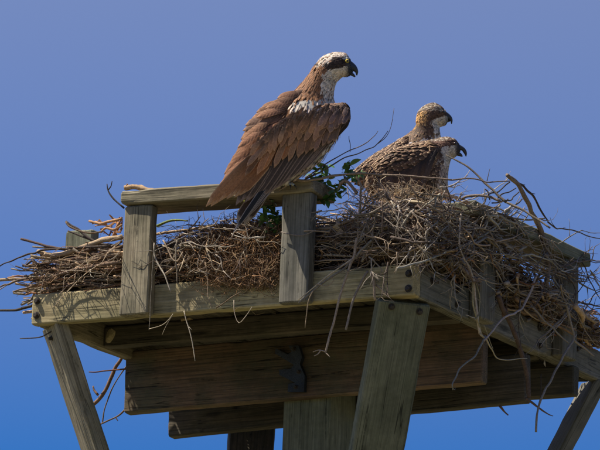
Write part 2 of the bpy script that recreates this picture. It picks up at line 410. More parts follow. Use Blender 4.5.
# wood chip lying on the rail
def chip():
    mb = MB()
    pts = [onY(a, b, -.035) for a, b in ((125, 188.3), (131, 187.2), (139, 187.2), (146, 189.5), (153, 191.2), (160, 192.0))]
    pts = catmull(pts, 20); tube(mb, pts, .0075, .0085, (.42, .27, .15), 8, .3, (.36, .25, .15), f=50)
    tube(mb, catmull([pts[1], onY(127, 185, -.04), onY(128, 184, -.04)], 5), .004, .0015, (.28, .16, .1), 5)
    o = build(mb, 'wood_chip', BARK, origin=pts[0])
    o['label'] = 'pale curled piece of driftwood lying on the left end of the hand rail'; o['category'] = 'driftwood'
chip()

# ------------------------------------------------------------------ the nest
NB = V(-.6, .6, .085)
nest = thing('nest', NB, 'huge untidy nest of sticks, bark and dry grass heaped on the platform', 'nest')
PAL = dict(grey=(.26, .205, .15), tan=(.40, .28, .175), dark=(.08, .055, .042), brown=(.21, .13, .08), red=(.30, .15, .08), pale=(.50, .38, .26), rust=(.40, .23, .12))
def H(x, y):
    h = .235+.035*noise.noise(V(x*3, y*3, 2))
    h += .05*math.exp(-((x+.15)**2+(y-.3)**2)/.07)
    h += .055*math.exp(-((x+.52)/.2)**2-((y-.25)/.2)**2)
    e = min(x+1.25, .05-x, y+.03, 1.25-y)
    h -= .07*max(0, 1-e/.12)
    if y > .5 and x > -.3: h -= .05*min(1, (y-.5)/.3)
    return h
POSTS = [(-.91, -.80, -.05, 0.01, .36), (-.405, -.30, -.05, .01, .36), (-.01, .045, .32, .43, .35), (-.01, .045, .86, .97, .35)]
def ok(p, rail=True):
    x, y, z = p
    if z < .093 and (-.0<0) and ((-.02 < y < .05 and -1.25 < x < .02) or (-.05 < x < .015 and -.02 < y < 1.25) or (-1.24 < x < -1.17 and 0 < y < 1.25)): return False
    for a, b, c, d, e in POSTS:
        if a < x < b and c < y < d and z < e: return False
    if rail and .285 < z < .365 and ((-.06 < y < .095 and -.92 < x < -.29) or (-.1 < x < .06 and .19 < y < 1.03)): return False
    # keep the birds' bodies clear
    return True
def wander(c, ang, tilt, L, bend=.12, n=9):
    d = V(math.cos(ang)*math.cos(tilt), math.sin(ang)*math.cos(tilt), math.sin(tilt))
    s = d.orthogonal().normalized(); s = Matrix.Rotation(U(0, 6.28), 3, d) @ s; q = d.cross(s)
    a1, a2 = U(-bend, bend)*L, U(-bend, bend)*L*.6; o = V(U(0, 99), U(0, 99), 0); k1 = U(.004, .012)
    P = []
    for i in range(n):
        t = i/(n-1)-.5
        p = c+d*L*t+s*a1*(1-4*t*t)+q*a2*math.sin(t*6.28)
        p = p+s*k1*noise.noise(V(t*7, 0, 0)+o)*2+q*k1*noise.noise(V(t*7, 5, 0)+o)*2
        P.append(p)
    return P
def pick_col():
    k = R()
    n = 'grey' if k < .34 else 'brown' if k < .6 else 'tan' if k < .77 else 'dark' if k < .9 else 'red' if k < .96 else 'pale'
    return jit(PAL[n], .3)
sticks = []          # (score, pts, r0, r1, col, twigs)
tries = 0
while len(sticks) < 2300 and tries < 16000:
    tries += 1
    zone = R()
    x = U(-1.22, .03); y = (R()**1.7)*1.2
    if zone < .28: x = .03-abs(random.gauss(0, .07)); y = U(0, 1.2)
    elif zone < .42: x = -1.2+abs(random.gauss(0, .07)); y = U(0, .6)
    h = H(x, y); z = .1+(h-.1)*(R()**.7)
    if zone >= .28: ang = random.gauss(0, .38) if R() < .7 else U(0, 3.14)
    elif R() < .75: ang = math.pi/2+random.gauss(0, .3)
    else: ang = U(0, 3.14)
    if zone < .42 and zone >= .28: ang = random.gauss(0, .45)
    L = U(.12, .5) if R() < .75 else U(.4, .8)
    P = wander(V(x, y, z), ang, random.gauss(0, .12), L, .05)
    if any(not ok(p) for p in P): continue
    if any(p.z > H(p.x, p.y)+.05 for p in P[::2]): continue
    if any(p.y < (-.01 if p.x < -.28 else -.05) or p.x > .11 or p.x < -1.36 or p.y > 1.4 for p in P): continue
    r = abs(random.gauss(0, .0019))+.0016
    if R() < .07: r += .003
    r = min(r, L*.016)
    m_ = P[len(P)//2]
    depth = min(m_.y, -m_.x*1.1+.0)          # near the front or the right face
    score = L*r*1000*(3 if depth < .07 else 1)*(1 if m_.z > H(m_.x, m_.y)-.05 or depth < .07 else .2)
    tw = []
    if R() < .3:
        i = random.randrange(2, 7); d = (P[i+1]-P[i]).normalized()
        s = Matrix.Rotation(U(0, 6.28), 3, d) @ d.orthogonal().normalized()
        e = P[i]+(d*.7+s*U(.4, 1))*U(.03, .09)
        if ok(e) and e.z < h+.05: tw.append([P[i], P[i].lerp(e, .5)+s*.004, e])
    sticks.append((score, P, r, r*U(.35, .8), pick_col(), tw))
sticks.sort(key=lambda s: -s[0])
NS = 75
def make_stick(P, r0, r1, col, tw=(), name='stick', parent=nest, label=None, sides=7, n=14, mat=None, knob=.14, tip=None):
    mb = MB(); P = list(P)
    if len(P) > 2:                                   # kinks every few centimetres
        L = sum((P[i+1]-P[i]).length for i in range(len(P)-1)); k = max(3, int(L/.028))
        Q = catmull(P, k); P = [Q[0]]+[q+V(random.gauss(0, 1), random.gauss(0, 1), random.gauss(0, 1))*.0012 for q in Q[1:-1]]+[Q[-1]]
        n = k*3
    Q = catmull(P, n)
    tube(mb, Q, r0, r1, col, sides, knob, tip)
    for t in tw: tube(mb, catmull(t, 5), r1*.75, r1*.35, col, 5)
    return build(mb, name, mat or BARK, parent, label=label)
for s in sticks[:NS]: make_stick(*s[1:6])
mb = MB()
for s in sticks[NS:]:
    tube(mb, catmull(s[1], 9), s[2], s[3], s[4], 5, cap=True)
    for t in s[5]: tube(mb, catmull(t, 3), s[3]*.7, s[3]*.35, s[4], 4)
build(mb, 'packed_sticks', BARK, nest, kind='stuff')

FBs = MB()
def thin_twigs(n):
    k = 0
    while k < n:
        q = R()
        x = U(-1.25, .04); y = (R()**2)*1.1 - .02
        if q < .4: x = .05-abs(random.gauss(0, .06)); y = U(0, 1.2)
        z = U(.1, H(x, y)+.035)
        P = wander(V(x, y, z), U(0, 6.28), random.gauss(0, .35), U(.06, .28), .09, 8)
        k += 1
        if any(not ok(p) for p in P) or max(p.z-H(p.x, p.y) for p in P) > .06: continue
        c = jit(random.choice([PAL['pale'], PAL['grey'], PAL['grey'], PAL['tan'], PAL['dark'], PAL['brown'], (.36, .31, .25)]), .25); r0 = U(.0007, .0016)
        tube(FBs, P, r0, r0*.5, c, 4, 0)
        i = random.randrange(1, 6); d = (P[i+1]-P[i]).normalized(); s_ = Matrix.Rotation(U(0, 6.28), 3, d) @ d.orthogonal().normalized()
        e = P[i]+(d*.8+s_*U(.3, .9))*U(.02, .07)
        if ok(e): tube(FBs, [P[i], P[i].lerp(e, .55)+V(0, 0, .003), e], r0*.7, r0*.3, c, 4, 0)
thin_twigs(1100)
build(FBs, 'thin_twigs', BARK, nest, kind='stuff')

# dark soil-like fill added inside the heap to darken it and block the sky
def added_dark_fill():
    mb = MB(); n = 44; vs = []; fs = []
    for i in range(n+1):
        for j in range(n+1):
            x = -1.17+1.12*i/n; y = .06+1.1*j/n
            e = min(i, j, n-i, n-j)
            z = .088 if e == 0 else max(.09, H(x, y)-.035-.05*(e < 2)+.03*noise.noise(V(x*22, y*22, 1)))
            vs.append((x, y, z))
    for i in range(n):
        for j in range(n): a = i*(n+1)+j; fs.append((a, a+n+1, a+n+2, a+1))
    mb.add(vs, fs, [jit((.045, .032, .022), .4) for _ in vs])
    build(mb, 'added_dark_nest_fill', FIBRE, nest, kind='stuff')
added_dark_fill()

# fine rootlets, grass and bark fibres
def fibres(n, centre, spread, cols, L=(.03, .09), r=(.0004, .0009), bend=.5, hang=0, tiltsd=.5, rand_ang=True, curl=1.0):
    for _ in range(n):
        c = centre()
        ang = U(0, 6.28) if rand_ang else random.gauss(0, .6)
        P = wander(c, ang, random.gauss(0, tiltsd), U(*L), bend, 6)
        if hang:
            P = [p+V(0, 0, -hang*((i/5)**2)*U(.7, 1)) for i, p in enumerate(P)]
        if any(not ok(p) for p in P): continue
        q = U(*r); tube(FB, P, q, q*.5, jit(random.choice(cols), .35), 3, 0, cap=False)
FB = MB()
RU, BR, TA, DK, PA, GR = PAL['rust'], PAL['brown'], PAL['tan'], PAL['dark'], PAL['pale'], PAL['grey']
# rusty mat that spills over the front beam left of the centre post
def cA():
    px = random.gauss(243, 24); py = random.gauss(252, 14) if R() < .7 else U(235, 285)
    px = min(max(px, 168), 281)
    return onY(px, py, U(-.012, .05)+(-.008 if py > 262 else 0))
fibres(5200, cA, 0, [RU, BR, TA, DK, RU, (.27, .15, .08)], (.02, .07), (.0005, .0012), .6, .012)
def cA2(): return onY(min(max(random.gauss(250, 18), 205), 276), U(258, 284), U(-.018, -.006))
fibres(900, cA2, 0, [RU, BR, TA, (.3, .2, .11)], (.02, .06), (.0005, .001), .5, .02)
# mat under the young birds
def cB():
    px = min(446, random.gauss(402, 28)); py = max(random.gauss(208, 12), 196 if px > 425 else 188)
    return onY(px, py, U(.10, .28))
fibres(750, cB, 0, [TA, BR, PA, GR, (.3, .2, .1)], (.03, .09), (.0005, .0012), .7)
# all over the heap, mostly near its visible faces
def cC():
    x = U(-1.2, .02); y = R()**2*1.1
    if R() < .35: x = .02-abs(random.gauss(0, .05)); y = U(0, 1.15)
    return V(x, y, U(.1, H(x, y)+.01))
fibres(4200, cC, 0, [TA, BR, GR, DK, GR, (.28, .17, .1)], (.04, .14), (.0005, .0015), .4, tiltsd=.3)
build(FB, 'dry_grass_and_rootlets', FIBRE, nest, kind='stuff', smooth=True)

# crooked grey branches that spill over the near corner and the right side
def cpt(x, y, d=0):
    return onY(x, y, -.052-d) if x < 423 else onX(x, y, .062+d)
def gnarl(x, y, ang, L, r0, col, depth=0, kids=2):
    mb = MB()
    def run(x, y, ang, L, r0, r1, d, kids):
        n = max(3, int(L/4.5)); P = [cpt(x, y, d)]; A_ = [(x, y, ang, d)]
        for i in range(n):
            ang += random.gauss(0, .16)+(random.choice((-1, 1))*U(.35, .7) if R() < .13 else 0)
            x += 4.5*math.cos(ang); y += 4.5*math.sin(ang); d = max(-.012, min(.03, d+random.gauss(0, .003)))
            P.append(cpt(x, y, d)); A_.append((x, y, ang, d))
        tube(mb, P, r0, r1, col, 6, .2)
        for _ in range(kids):
            i = random.randrange(1, len(A_)); a, b, c, e = A_[i]; f = i/len(A_); rr = lerp(r0, r1, f)*.75
            run(a, b, c+random.choice((-1, 1))*U(.4, 1.1), L*U(.2, .5)*(1.1-f*.5), rr, rr*.4, e, 1 if kids > 1 and R() < .5 else 0)
    run(x, y, ang, L, r0, r0*U(.3, .6), depth, kids)
    build(mb, 'branch', BARK, nest)
def lerp(a, b, t): return a+(b-a)*t
GC = [(.23, .19, .15), (.29, .24, .185), (.16, .125, .095), (.31, .235, .155), (.12, .085, .065), (.40, .34, .27), (.09, .065, .052)]
for i in range(30):
    x, y = U(352, 470), U(202, 258)
    a = random.choice([U(1.2, 2.4), U(-.5, .6), U(2.6, 3.6), U(.3, 1.2)])
    L = U(22, 60)
    if y+L*math.sin(a) > 285: L *= .6
    gnarl(x, y, a, L, U(.0014, .0024)+(R() < .3)*U(.001, .002), jit(random.choice(GC), .15), U(-.01, .02), random.randrange(1, 4))
for i in range(15):
    gnarl(U(362, 450), U(192, 232), random.choice([U(-.5, .5), U(2.7, 3.5), U(.8, 2.2)]), U(20, 48), U(.0014, .0032), jit(random.choice(GC), .15), U(-.012, .01), random.randrange(1, 4))
for i in range(9):
    x = U(455, 570); gnarl(x, 212+(x-470)*.47+U(0, 45), random.choice([U(.35, .8), U(.35, .8), U(1.2, 2.0)]), U(30, 60), U(.003, .0046), jit(random.choice(GC[:5]), .15), U(-.005, .02), 3)
for i in range(14):
    x = U(160, 268); gnarl(x, U(228, 262), random.choice([U(-.4, .5), U(2.7, 3.6), U(1.1, 2)]), U(16, 40), U(.0012, .003), jit(random.choice(GC), .15), U(-.06, -.045), 2)
for i in range(14):
    x = U(440, 585); y = 214+(x-470)*.47+U(-4, 60)
    a = random.choice([U(1.0, 2.2), U(.2, .8), U(.2, .8), U(2.2, 3.4), U(-.9, .2)])
    L = U(20, 55)
    if y+L*math.sin(a) < 204+(x-470)*.45: a = -a
    gnarl(x, y, a, L, U(.0014, .0028)+(R() < .3)*U(.001, .002), jit(random.choice(GC), .15), U(-.01, .02), random.randrange(1, 4))
for x, y, a, L, q in ((498, 214, .5, 40, .004), (500, 205, 2.4, 22, .003), (512, 205, 2.3, 26, .003), (478, 205, .25, 34, .004), (486, 212, 1.0, 24, .005), (540, 236, .45, 40, .003), (455, 275, 1.9, 40, .0022), (520, 300, 1.6, 46, .002), (575, 300, 1.8, 60, .002), (560, 270, .6, 40, .0025), (430, 205, .4, 60, .0028), (425, 215, .45, 70, .0024), (590, 270, 1.1, 34, .0016), (388, 262, 1.75, 36, .0026), (372, 258, 2.0, 40, .002)):
    gnarl(x, y, a, L, q, jit(random.choice(GC), .1), .012, 3)
# a few stems that rise in front of the young birds
for x, y, a, L in ((377, 205, -1.5, 26), (392, 208, -1.3, 22), (366, 205, -1.7, 24), (420, 206, -1.2, 16), (408, 207, -1.9, 18), (384, 206, -2.1, 26), (400, 206, -1.0, 22), (430, 204, -1.5, 14)):
    gnarl(x, y, a, L, U(.001, .0017), jit(random.choice(GC), .1), -.005, 3)

# bark flakes, chips
def flake(c, L, W, col, parent=nest, name='bark_flake', label=None, ang=None, tilt=None):
    mb = MB(); P = wander(c, U(0, 6.28) if ang is None else ang, random.gauss(0, .5) if tilt is None else tilt, L, .25, 6)
    up = V(U(-.5, .5), -1, U(-.3, 1)).normalized(); vs = []; fs = []; cs = []
    for i, p in enumerate(P):
        t = (P[min(i+1, 5)]-P[max(0, i-1)]).normalized(); s = t.cross(up).normalized(); wv = W*(.5+.6*math.sin(math.pi*(i+.6)/6.2))*U(.8, 1.2)
        for k, q in ((-1, 0), (0, W*.35), (1, 0)):
            vs.append(tuple(p+s*k*wv/2+up*q)); cs.append(jit(col, .2))
        for k, q in ((1, -.002), (0, W*.35-.002), (-1, -.002)):
            vs.append(tuple(p+s*k*wv/2+up*q)); cs.append(jit(col, .2))
    for i in range(5):
        for k in range(6): fs.append((i*6+k, (i+1)*6+k, (i+1)*6+(k+1) % 6, i*6+(k+1) % 6))
    fs.append((5, 4, 3, 2, 1, 0)); fs.append(tuple(30+k for k in range(6)))
    mb.add(vs, fs, cs); return build(mb, name, BARK, parent, smooth=False, label=label)
for i in range(46):
    x, y = U(352, 470), U(200, 258)
    a = random.choice([U(1.2, 2.4), U(-.5, .6), U(2.6, 3.6), U(.3, 1.2)])
    L = U(22, 60)
    if y+L*math.sin(a) > 285: L *= .6
    gnarl(x, y, a, L, U(.0013, .0028), jit(random.choice(GC), .15), U(-.01, .02), random.randrange(1, 4))
for i in range(34):
    gnarl(U(362, 450), U(192, 232), random.choice([U(-.5, .5), U(2.7, 3.5), U(.8, 2.2)]), U(20, 48), U(.0014, .0032), jit(random.choice(GC), .15), U(-.012, .01), random.randrange(1, 4))
for i in range(15):
    x = U(455, 580); gnarl(x, 204+(x-470)*.47+U(-4, 45), random.choice([U(.2, .9), U(.2, .9), U(1.2, 2.0)]), U(30, 60), U(.003, .0046), jit(random.choice(GC[:5]), .15), U(-.005, .02), 3)
for i in range(14):
    x = U(160, 268); gnarl(x, U(228, 262), random.choice([U(-.4, .5), U(2.7, 3.6), U(1.1, 2)]), U(16, 40), U(.0012, .003), jit(random.choice(GC), .15), U(-.06, -.045), 2)
for i in range(58):
    x = U(440, 585); y = 206+(x-470)*.47+U(-6, 62)
    a = random.choice([U(1.0, 2.2), U(.2, .8), U(.2, .8), U(2.2, 3.4), U(-.9, .2)])
    L = U(20, 55)
    if y+L*math.sin(a) < 190+(x-470)*.45: L *= .5
    gnarl(x, y, a, L, U(.0013, .0030), jit(random.choice(GC), .15), U(-.01, .02), random.randrange(1, 4))
for x, y, a, L, q in ((498, 214, .5, 40, .004), (500, 205, 2.4, 22, .003), (512, 205, 2.3, 26, .003), (478, 205, .25, 34, .004), (486, 212, 1.0, 24, .005), (540, 236, .45, 40, .003), (455, 275, 1.9, 40, .0022), (520, 300, 1.6, 46, .002), (575, 300, 1.8, 60, .002), (560, 270, .6, 40, .0025), (430, 205, .4, 60, .0028), (425, 215, .45, 70, .0024), (590, 270, 1.1, 34, .0016), (388, 262, 1.75, 36, .0026), (372, 258, 2.0, 40, .002)):
    gnarl(x, y, a, L, q, jit(random.choice(GC), .1), .012, 3)
# a few stems that rise in front of the young birds
for x, y, a, L in ((377, 205, -1.5, 26), (392, 208, -1.3, 22), (366, 205, -1.7, 24), (420, 206, -1.2, 16), (408, 207, -1.9, 18), (384, 206, -2.1, 26), (400, 206, -1.0, 22), (430, 204, -1.5, 14)):
    gnarl(x, y, a, L, U(.001, .0017), jit(random.choice(GC), .1), -.005, 3)

# bark flakes, chips
def flake(c, L, W, col, parent=nest, name='bark_flake', label=None, ang=None, tilt=None):
    mb = MB(); P = wander(c, U(0, 6.28) if ang is None else ang, random.gauss(0, .5) if tilt is None else tilt, L, .25, 6)
    up = V(U(-.5, .5), -1, U(-.3, 1)).normalized(); vs = []; fs = []; cs = []
    for i, p in enumerate(P):
        t = (P[min(i+1, 5)]-P[max(0, i-1)]).normalized(); s = t.cross(up).normalized(); wv = W*(.5+.6*math.sin(math.pi*(i+.6)/6.2))*U(.8, 1.2)
        for k, q in ((-1, 0), (0, W*.35), (1, 0)):
            vs.append(tuple(p+s*k*wv/2+up*q)); cs.append(jit(col, .2))
        for k, q in ((1, -.002), (0, W*.35-.002), (-1, -.002)):
            vs.append(tuple(p+s*k*wv/2+up*q)); cs.append(jit(col, .2))
    for i in range(5):
        for k in range(6): fs.append((i*6+k, (i+1)*6+k, (i+1)*6+(k+1) % 6, i*6+(k+1) % 6))
    fs.append((5, 4, 3, 2, 1, 0)); fs.append(tuple(30+k for k in range(6)))
    mb.add(vs, fs, cs); return build(mb, name, BARK, parent, smooth=False, label=label)
for px, py, L, W, c, a, tl in ((99, 223, .05, .007, (.45, .26, .13), 0, 0), (112, 223, .045, .009, (.42, .22, .1), .2, -.1), (118, 226, .035, .012, (.4, .18, .08), .4, 1.0), (105, 229, .03, .007, (.36, .17, .08), .3, 1.3), (116, 219.5, .04, .005, (.4, .25, .13), .3, -.1), (110, 231, .04, .006, (.34, .18, .1), .1, .2), (119, 232, .03, .008, (.4, .2, .1), .1, .9)):
    flake(onY(px, py, .06), L, W, c, ang=a, tilt=tl, label='orange sunlit curl of bark')
for i in range(46):
    px, py = U(505, 575), U(268, 318)
    c = random.choice([(.30, .15, .08), (.2, .12, .07), (.36, .2, .12), (.12, .08, .05)])
    p = onX(px, py, U(-.03, .03))
    if ok(p): flake(p, U(.02, .04), U(.008, .016), jit(c))
for i in range(30):
    p = cC(); 
    if ok(p): flake(p, U(.03, .06), U(.006, .014), jit(random.choice([TA, BR, RU])))
p = onY(338, 222, -.01); flake(onY(337, 226, -.012), .045, .014, (.40, .30, .20), ang=.1, tilt=1.4, label='pale dangling strip of bark')

# the branches one can follow in the picture
def hb(plane, c, pts, r0, r1, col, name='stick', tw=(), n=None, label=None, sides=7, tip=None, knob=.14, c2=None):
    f = onY if plane == 'F' else onX
    k = len(pts)
    P = [f(a, b, c if c2 is None else c+(c2-c)*i/(k-1)) for i, (a, b) in enumerate(pts)]
    T = []
    for t in tw: T.append([f(a, b, c if c2 is None else (c+c2)/2) for a, b in t])
    return make_stick(P, r0, r1, jit(col, .08), T, name, label=label, sides=sides, n=n or max(14, k*6), tip=tip, knob=knob)
G_, T_, D_, B_, P_, RD = (.21, .175, .135), (.34, .245, .16), (.06, .047, .04), (.17, .115, .075), (.46, .38, .28), (.22, .11, .07)
# left bundle
OR_ = (.46, .26, .13)
hb('F', .05, [(89, 221), (99, 223.5), (109, 222.5), (122, 219)], .0035, .0045, OR_, label='orange sunlit stick by the left rail post')
hb('F', .05, [(101, 232), (106, 228), (113, 230), (122, 225)], .003, .004, OR_)
hb('F', .05, [(113, 237), (116, 229), (119, 223), (122, 217)], .004, .003, (.40, .2, .1))
hb('F', .05, [(95, 226), (105, 225), (112, 227)], .0018, .0024, OR_)
hb('F', .03, [(38, 251), (52, 255), (72, 251), (98, 242), (122, 237)], .0065, .0085, T_, label='thick pale stick poking out at the left')
hb('F', .02, [(-8, 269), (10, 261), (26, 255), (44, 250), (70, 248), (110, 246)], .0016, .004, D_)
hb('F', .01, [(0, 287), (12, 283), (32, 277), (53, 269), (80, 263), (122, 254)], .0022, .0055, B_, tw=[[(40, 274), (36, 268), (27, 269)]])
hb('F', -.005, [(13, 292), (30, 287), (45, 281), (66, 272), (90, 268), (120, 262)], .002, .0058, B_)
hb('F', .02, [(-12, 309), (2, 310.5), (16, 310.5), (26, 307), (40, 303)], .003, .0045, D_)
hb('F', .04, [(21, 239), (34, 242.5), (48, 246.5), (66, 250), (90, 256)], .0036, .004, (.1, .065, .055))
hb('F', .05, [(66, 221.5), (76, 228), (88, 237), (102, 246)], .0032, .004, D_)
hb('F', .05, [(68, 231), (80, 236), (96, 242)], .0022, .003, D_)
hb('F', .03, [(107, 184), (108.5, 191), (114, 199), (124, 208)], .0016, .003, D_, tw=[[(108, 190), (111, 186), (112, 181)]])
hb('F', .03, [(66, 222), (72, 228), (88, 233), (104, 231)], .003, .002, B_)
for k in range(46):
    y0 = U(242, 284); x0 = U(26, 80)
    hb('F', U(-.01, .14), [(x0, y0+U(-3, 10)), ((x0+118)/2, y0+U(-3, 5)), (122, y0-U(-6, 14))], U(.0014, .003), U(.0022, .0052), random.choice([G_, T_, B_, B_, D_, RD]), c2=U(0, .12))
hb('F', .05, [(20, 338.5), (32, 339), (42, 336), (52, 331)], .0014, .002, D_)
# sticks seen behind the left brace, below the deck
hb('F', .62, [(132, 345), (121, 359), (114, 369), (109, 384), (96, 402), (86, 411)], .005, .006, (.2, .12, .08), tw=[[(98, 395), (94, 390), (93, 386)]])
hb('F', .62, [(131, 360), (121, 372), (113, 388), (107, 400), (103, 417), (102, 424)], .0018, .0022, B_)
hb('F', .60, [(89, 372), (104, 371.5), (126, 369)], .0016, .0024, (.12, .05, .03))
hb('F', .56, [(101, 424), (113, 419), (124, 411), (132, 404)], .0024, .003, B_, tw=[[(116, 418), (118, 421)]])
# hanging in front of the beam
hb('F', -.05, [(154, 243), (155.5, 258), (162, 270), (168, 283), (171, 292)], .0024, .0018, P_)
hb('F', -.055, [(154, 248), (153, 270), (150.5, 300), (149, 330)], .0013, .001, G_)
hb('F', -.055, [(149, 329), (158, 327), (166, 323), (169, 318), (173, 314)], .0011, .0009, P_, tw=[[(162, 335), (166, 326), (172, 316)]])
hb('F', -.05, [(177, 240), (176, 262), (177, 283)], .0022, .0014, G_)
hb('F', -.05, [(163, 240), (170, 254), (176, 262), (183, 252)], .0022, .002, T_)
hb('F', -.02, [(166, 274), (180, 264), (196, 254)], .0042, .0036, T_)
hb('F', -.02, [(178, 246), (190, 247), (203, 249)], .004, .0035, G_)
hb('F', -.05, [(205, 262), (207, 274), (208, 292), (212, 308)], .0013, .0008, T_)
hb('F', -.05, [(184, 311), (188, 326), (192, 341), (195, 361)], .0016, .0012, P_, tw=[[(189, 327), (192, 330)]])
hb('F', -.05, [(216, 308), (228, 300), (241, 292)], .0018, .0014, B_)
hb('F', -.05, [(234, 300), (235, 312), (238, 323), (246, 316), (252, 307)], .0012, .0009, P_)
hb('F', -.05, [(281, 232), (290, 234.5), (303, 235), (314, 231)], .0016, .0014, G_, c2=-.045)
hb('F', -.045, [(304, 231), (314, 230.5), (330, 232)], .0022, .0016, T_)
# the grey forked branch across the front beam
hb('F', -.055, [(299, 303), (320, 285), (340, 271), (352, 261), (362, 250), (372, 240)], .0026, .0042, G_, label='long grey branch slanting across the front beam')
hb('F', -.057, [(298, 300), (317, 284), (337, 269), (352, 259)], .0014, .0022, P_)
hb('F', -.057, [(313, 291), (308, 307), (305, 328)], .0016, .0011, T_)
hb('F', -.06, [(317, 284), (328, 287), (334, 281), (331, 276)], .0013, .0008, T_)
hb('F', -.06, [(357, 238), (354, 254), (348, 270), (342, 290), (335, 316), (330, 335), (325.5, 353)], .004, .0026, (.33, .25, .18), tw=[[(326, 352), (319, 350), (313, 352)], [(321, 350), (318, 354), (314, 356)], [(330, 337), (332, 330)], [(326, 353), (330, 357)]])
hb('F', -.055, [(368, 271), (360, 285), (353, 301), (346, 330)], .0036, .0032, G_)
hb('F', -.055, [(371, 272), (374, 284), (375, 300)], .0045, .004, T_)
hb('F', -.045, [(376, 285), (384, 291), (388, 297)], .0035, .002, T_)
hb('F', -.04, [(358, 240), (359, 215), (361, 195), (360, 184), (356, 178)], .0034, .0026, T_, tw=[[(361, 208), (352, 205), (345, 205)], [(362, 190), (364, 182), (363, 174)]])
hb('F', -.04, [(360, 213), (368, 202), (376, 194), (384, 191)], .0026, .002, G_)
hb('F', -.03, [(362, 211), (370, 206), (378, 196), (387, 193), (388, 201)], .0024, .002, T_)
hb('F', -.04, [(356, 245), (366, 231), (376, 219), (384, 214)], .0042, .003, G_)
hb('F', -.04, [(362, 262), (370, 243), (380, 232), (395, 222)], .004, .003, G_)
hb('F', -.035, [(360, 254), (376, 247), (392, 250), (402, 254)], .0034, .0026, T_)
hb('F', -.035, [(340, 184), (345, 181), (352, 187), (357, 193)], .0045, .005, (.26, .18, .13), tw=[[(341, 183), (338, 190)]])
# long horizontal branch from the adult's feet to the right
hb('F', -.075, [(277, 181), (287, 178), (300, 180.5), (322, 178.5), (340, 174.5), (367, 173.5), (395, 175.5), (422, 177), (452, 180)], .0046, .0024, T_, label='long bare branch running past the young birds', tip=(.16, .115, .09), c2=-.03)
hb('F', -.03, [(452, 180), (470, 178.5), (482, 180.5), (494, 182), (510, 181)], .0024, .0016, (.12, .09, .08), c2=.0, tw=[[(463, 179), (468, 175)], [(487, 181), (489, 172), (490, 168.5)]])
hb('F', -.07, [(280, 183), (290, 177), (297, 175)], .005, .003, T_, tw=[[(283, 181), (280, 185)], [(288, 178), (292, 182)]])
hb('F', .0, [(302, 181), (322, 171), (345, 158), (367, 150), (378, 143), (388, 131)], .0022, .001, (.15, .11, .09), tw=[[(367, 150), (371, 148)]])
hb('F', .02, [(305, 178), (325, 165), (345, 153), (362, 145), (372, 138), (378, 131)], .002, .0008, (.15, .11, .09))
hb('F', .0, [(378, 143.5), (386, 136), (391, 125), (394, 108)], .0012, .0006, (.12, .09, .08), tw=[[(391, 125), (393, 119)]])
hb('F', .0, [(350, 152), (350, 142), (349, 136)], .0012, .0008, (.15, .11, .09))
# right: branches over the rail
hb('F', .06, [(446, 155), (455, 160), (465, 165), (476, 174), (487, 185), (497, 195), (506, 202)], .0018, .004, (.12, .095, .075), label='dark branch reaching up to the beak of the lower young bird')
hb('F', .09, [(506, 202), (520, 209), (534, 217), (550, 228)], .0036, .0024, (.16, .13, .1))
def rb(*a, **k): return hb('R', *a, **k)
rb(.06, [(507, 175), (514, 181), (521, 189), (527, 202), (533, 214), (539, 226), (544, 240), (546, 256)], .0052, .0085, (.22, .165, .11), label='thick curved branch standing above the right rail')
rb(.065, [(546, 254), (548, 268), (547, 284), (555, 300), (566, 318)], .0085, .005, (.2, .15, .11))
rb(.05, [(511, 178), (520, 183), (530, 193), (539, 206), (548, 221)], .0042, .0024, D_, tw=[[(520, 184), (525, 185)], [(530, 193), (535, 194)]])
rb(.04, [(510, 182), (505, 186), (499, 191), (493, 193), (486, 196)], .0018, .0024, D_)
rb(.04, [(516, 188), (508, 192), (503, 194), (498, 198)], .0016, .002, D_)
rb(.04, [(519, 192), (514, 196), (511, 200), (500, 201), (492, 203)], .0016, .0022, D_, tw=[[(508, 199), (505, 202)]])
rb(.04, [(522, 199), (517, 204), (511, 207)], .0018, .0022, D_)
hb('F', .08, [(462, 199), (468, 196), (480, 196), (490, 197), (500, 201)], .0036, .004, (.2, .15, .12))
hb('F', .08, [(485, 189), (488, 194), (490, 200)], .0018, .0016, D_)
rb(.07, [(548, 222), (556, 228), (566, 229), (578, 232), (590, 237), (606, 240)], .0024, .0014, (.1, .08, .07), tw=[[(556, 228), (552, 223), (550, 217)], [(560, 229), (566, 227)]])
rb(.075, [(510, 210), (503, 219), (494, 228), (480, 238), (465, 245), (450, 251), (433, 258), (415, 264), (398, 268)], .002, .003, (.32, .29, .24), label='long pale arching twig at right')
rb(.08, [(461, 214), (460, 226), (459, 243), (462, 255), (468, 266), (473, 280), (476, 296), (477, 318), (480, 334)], .0024, .0036, (.42, .34, .25), tw=[[(463, 258), (458, 262), (454, 266)]], label='pale forked stick hanging over the side beam')
rb(.085, [(463, 228), (470, 236), (474, 243), (483, 246), (490, 245)], .0026, .002, T_)
rb(.08, [(473, 276), (473, 300), (475, 316), (480, 330), (485, 338)], .0024, .002, (.34, .28, .17))
rb(.085, [(476, 283), (480, 300), (479, 312), (475, 320)], .0018, .0014, (.3, .25, .15))
rb(.085, [(475, 318), (470, 316), (466, 315)], .0012, .001, P_)
rb(.085, [(480, 334), (487, 341), (491, 349), (497, 358), (510, 359.5), (527, 358.5)], .0026, .0012, (.42, .35, .22))
rb(.085, [(485, 336), (481, 344), (476, 353), (468, 361), (459, 370), (455, 379), (452, 385), (453, 390)], .003, .0014, (.2, .18, .15), tw=[[(453, 388), (455, 390), (455, 386)]])
rb(.085, [(484, 325), (490, 339), (493, 349)], .0016, .001, (.3, .25, .15))
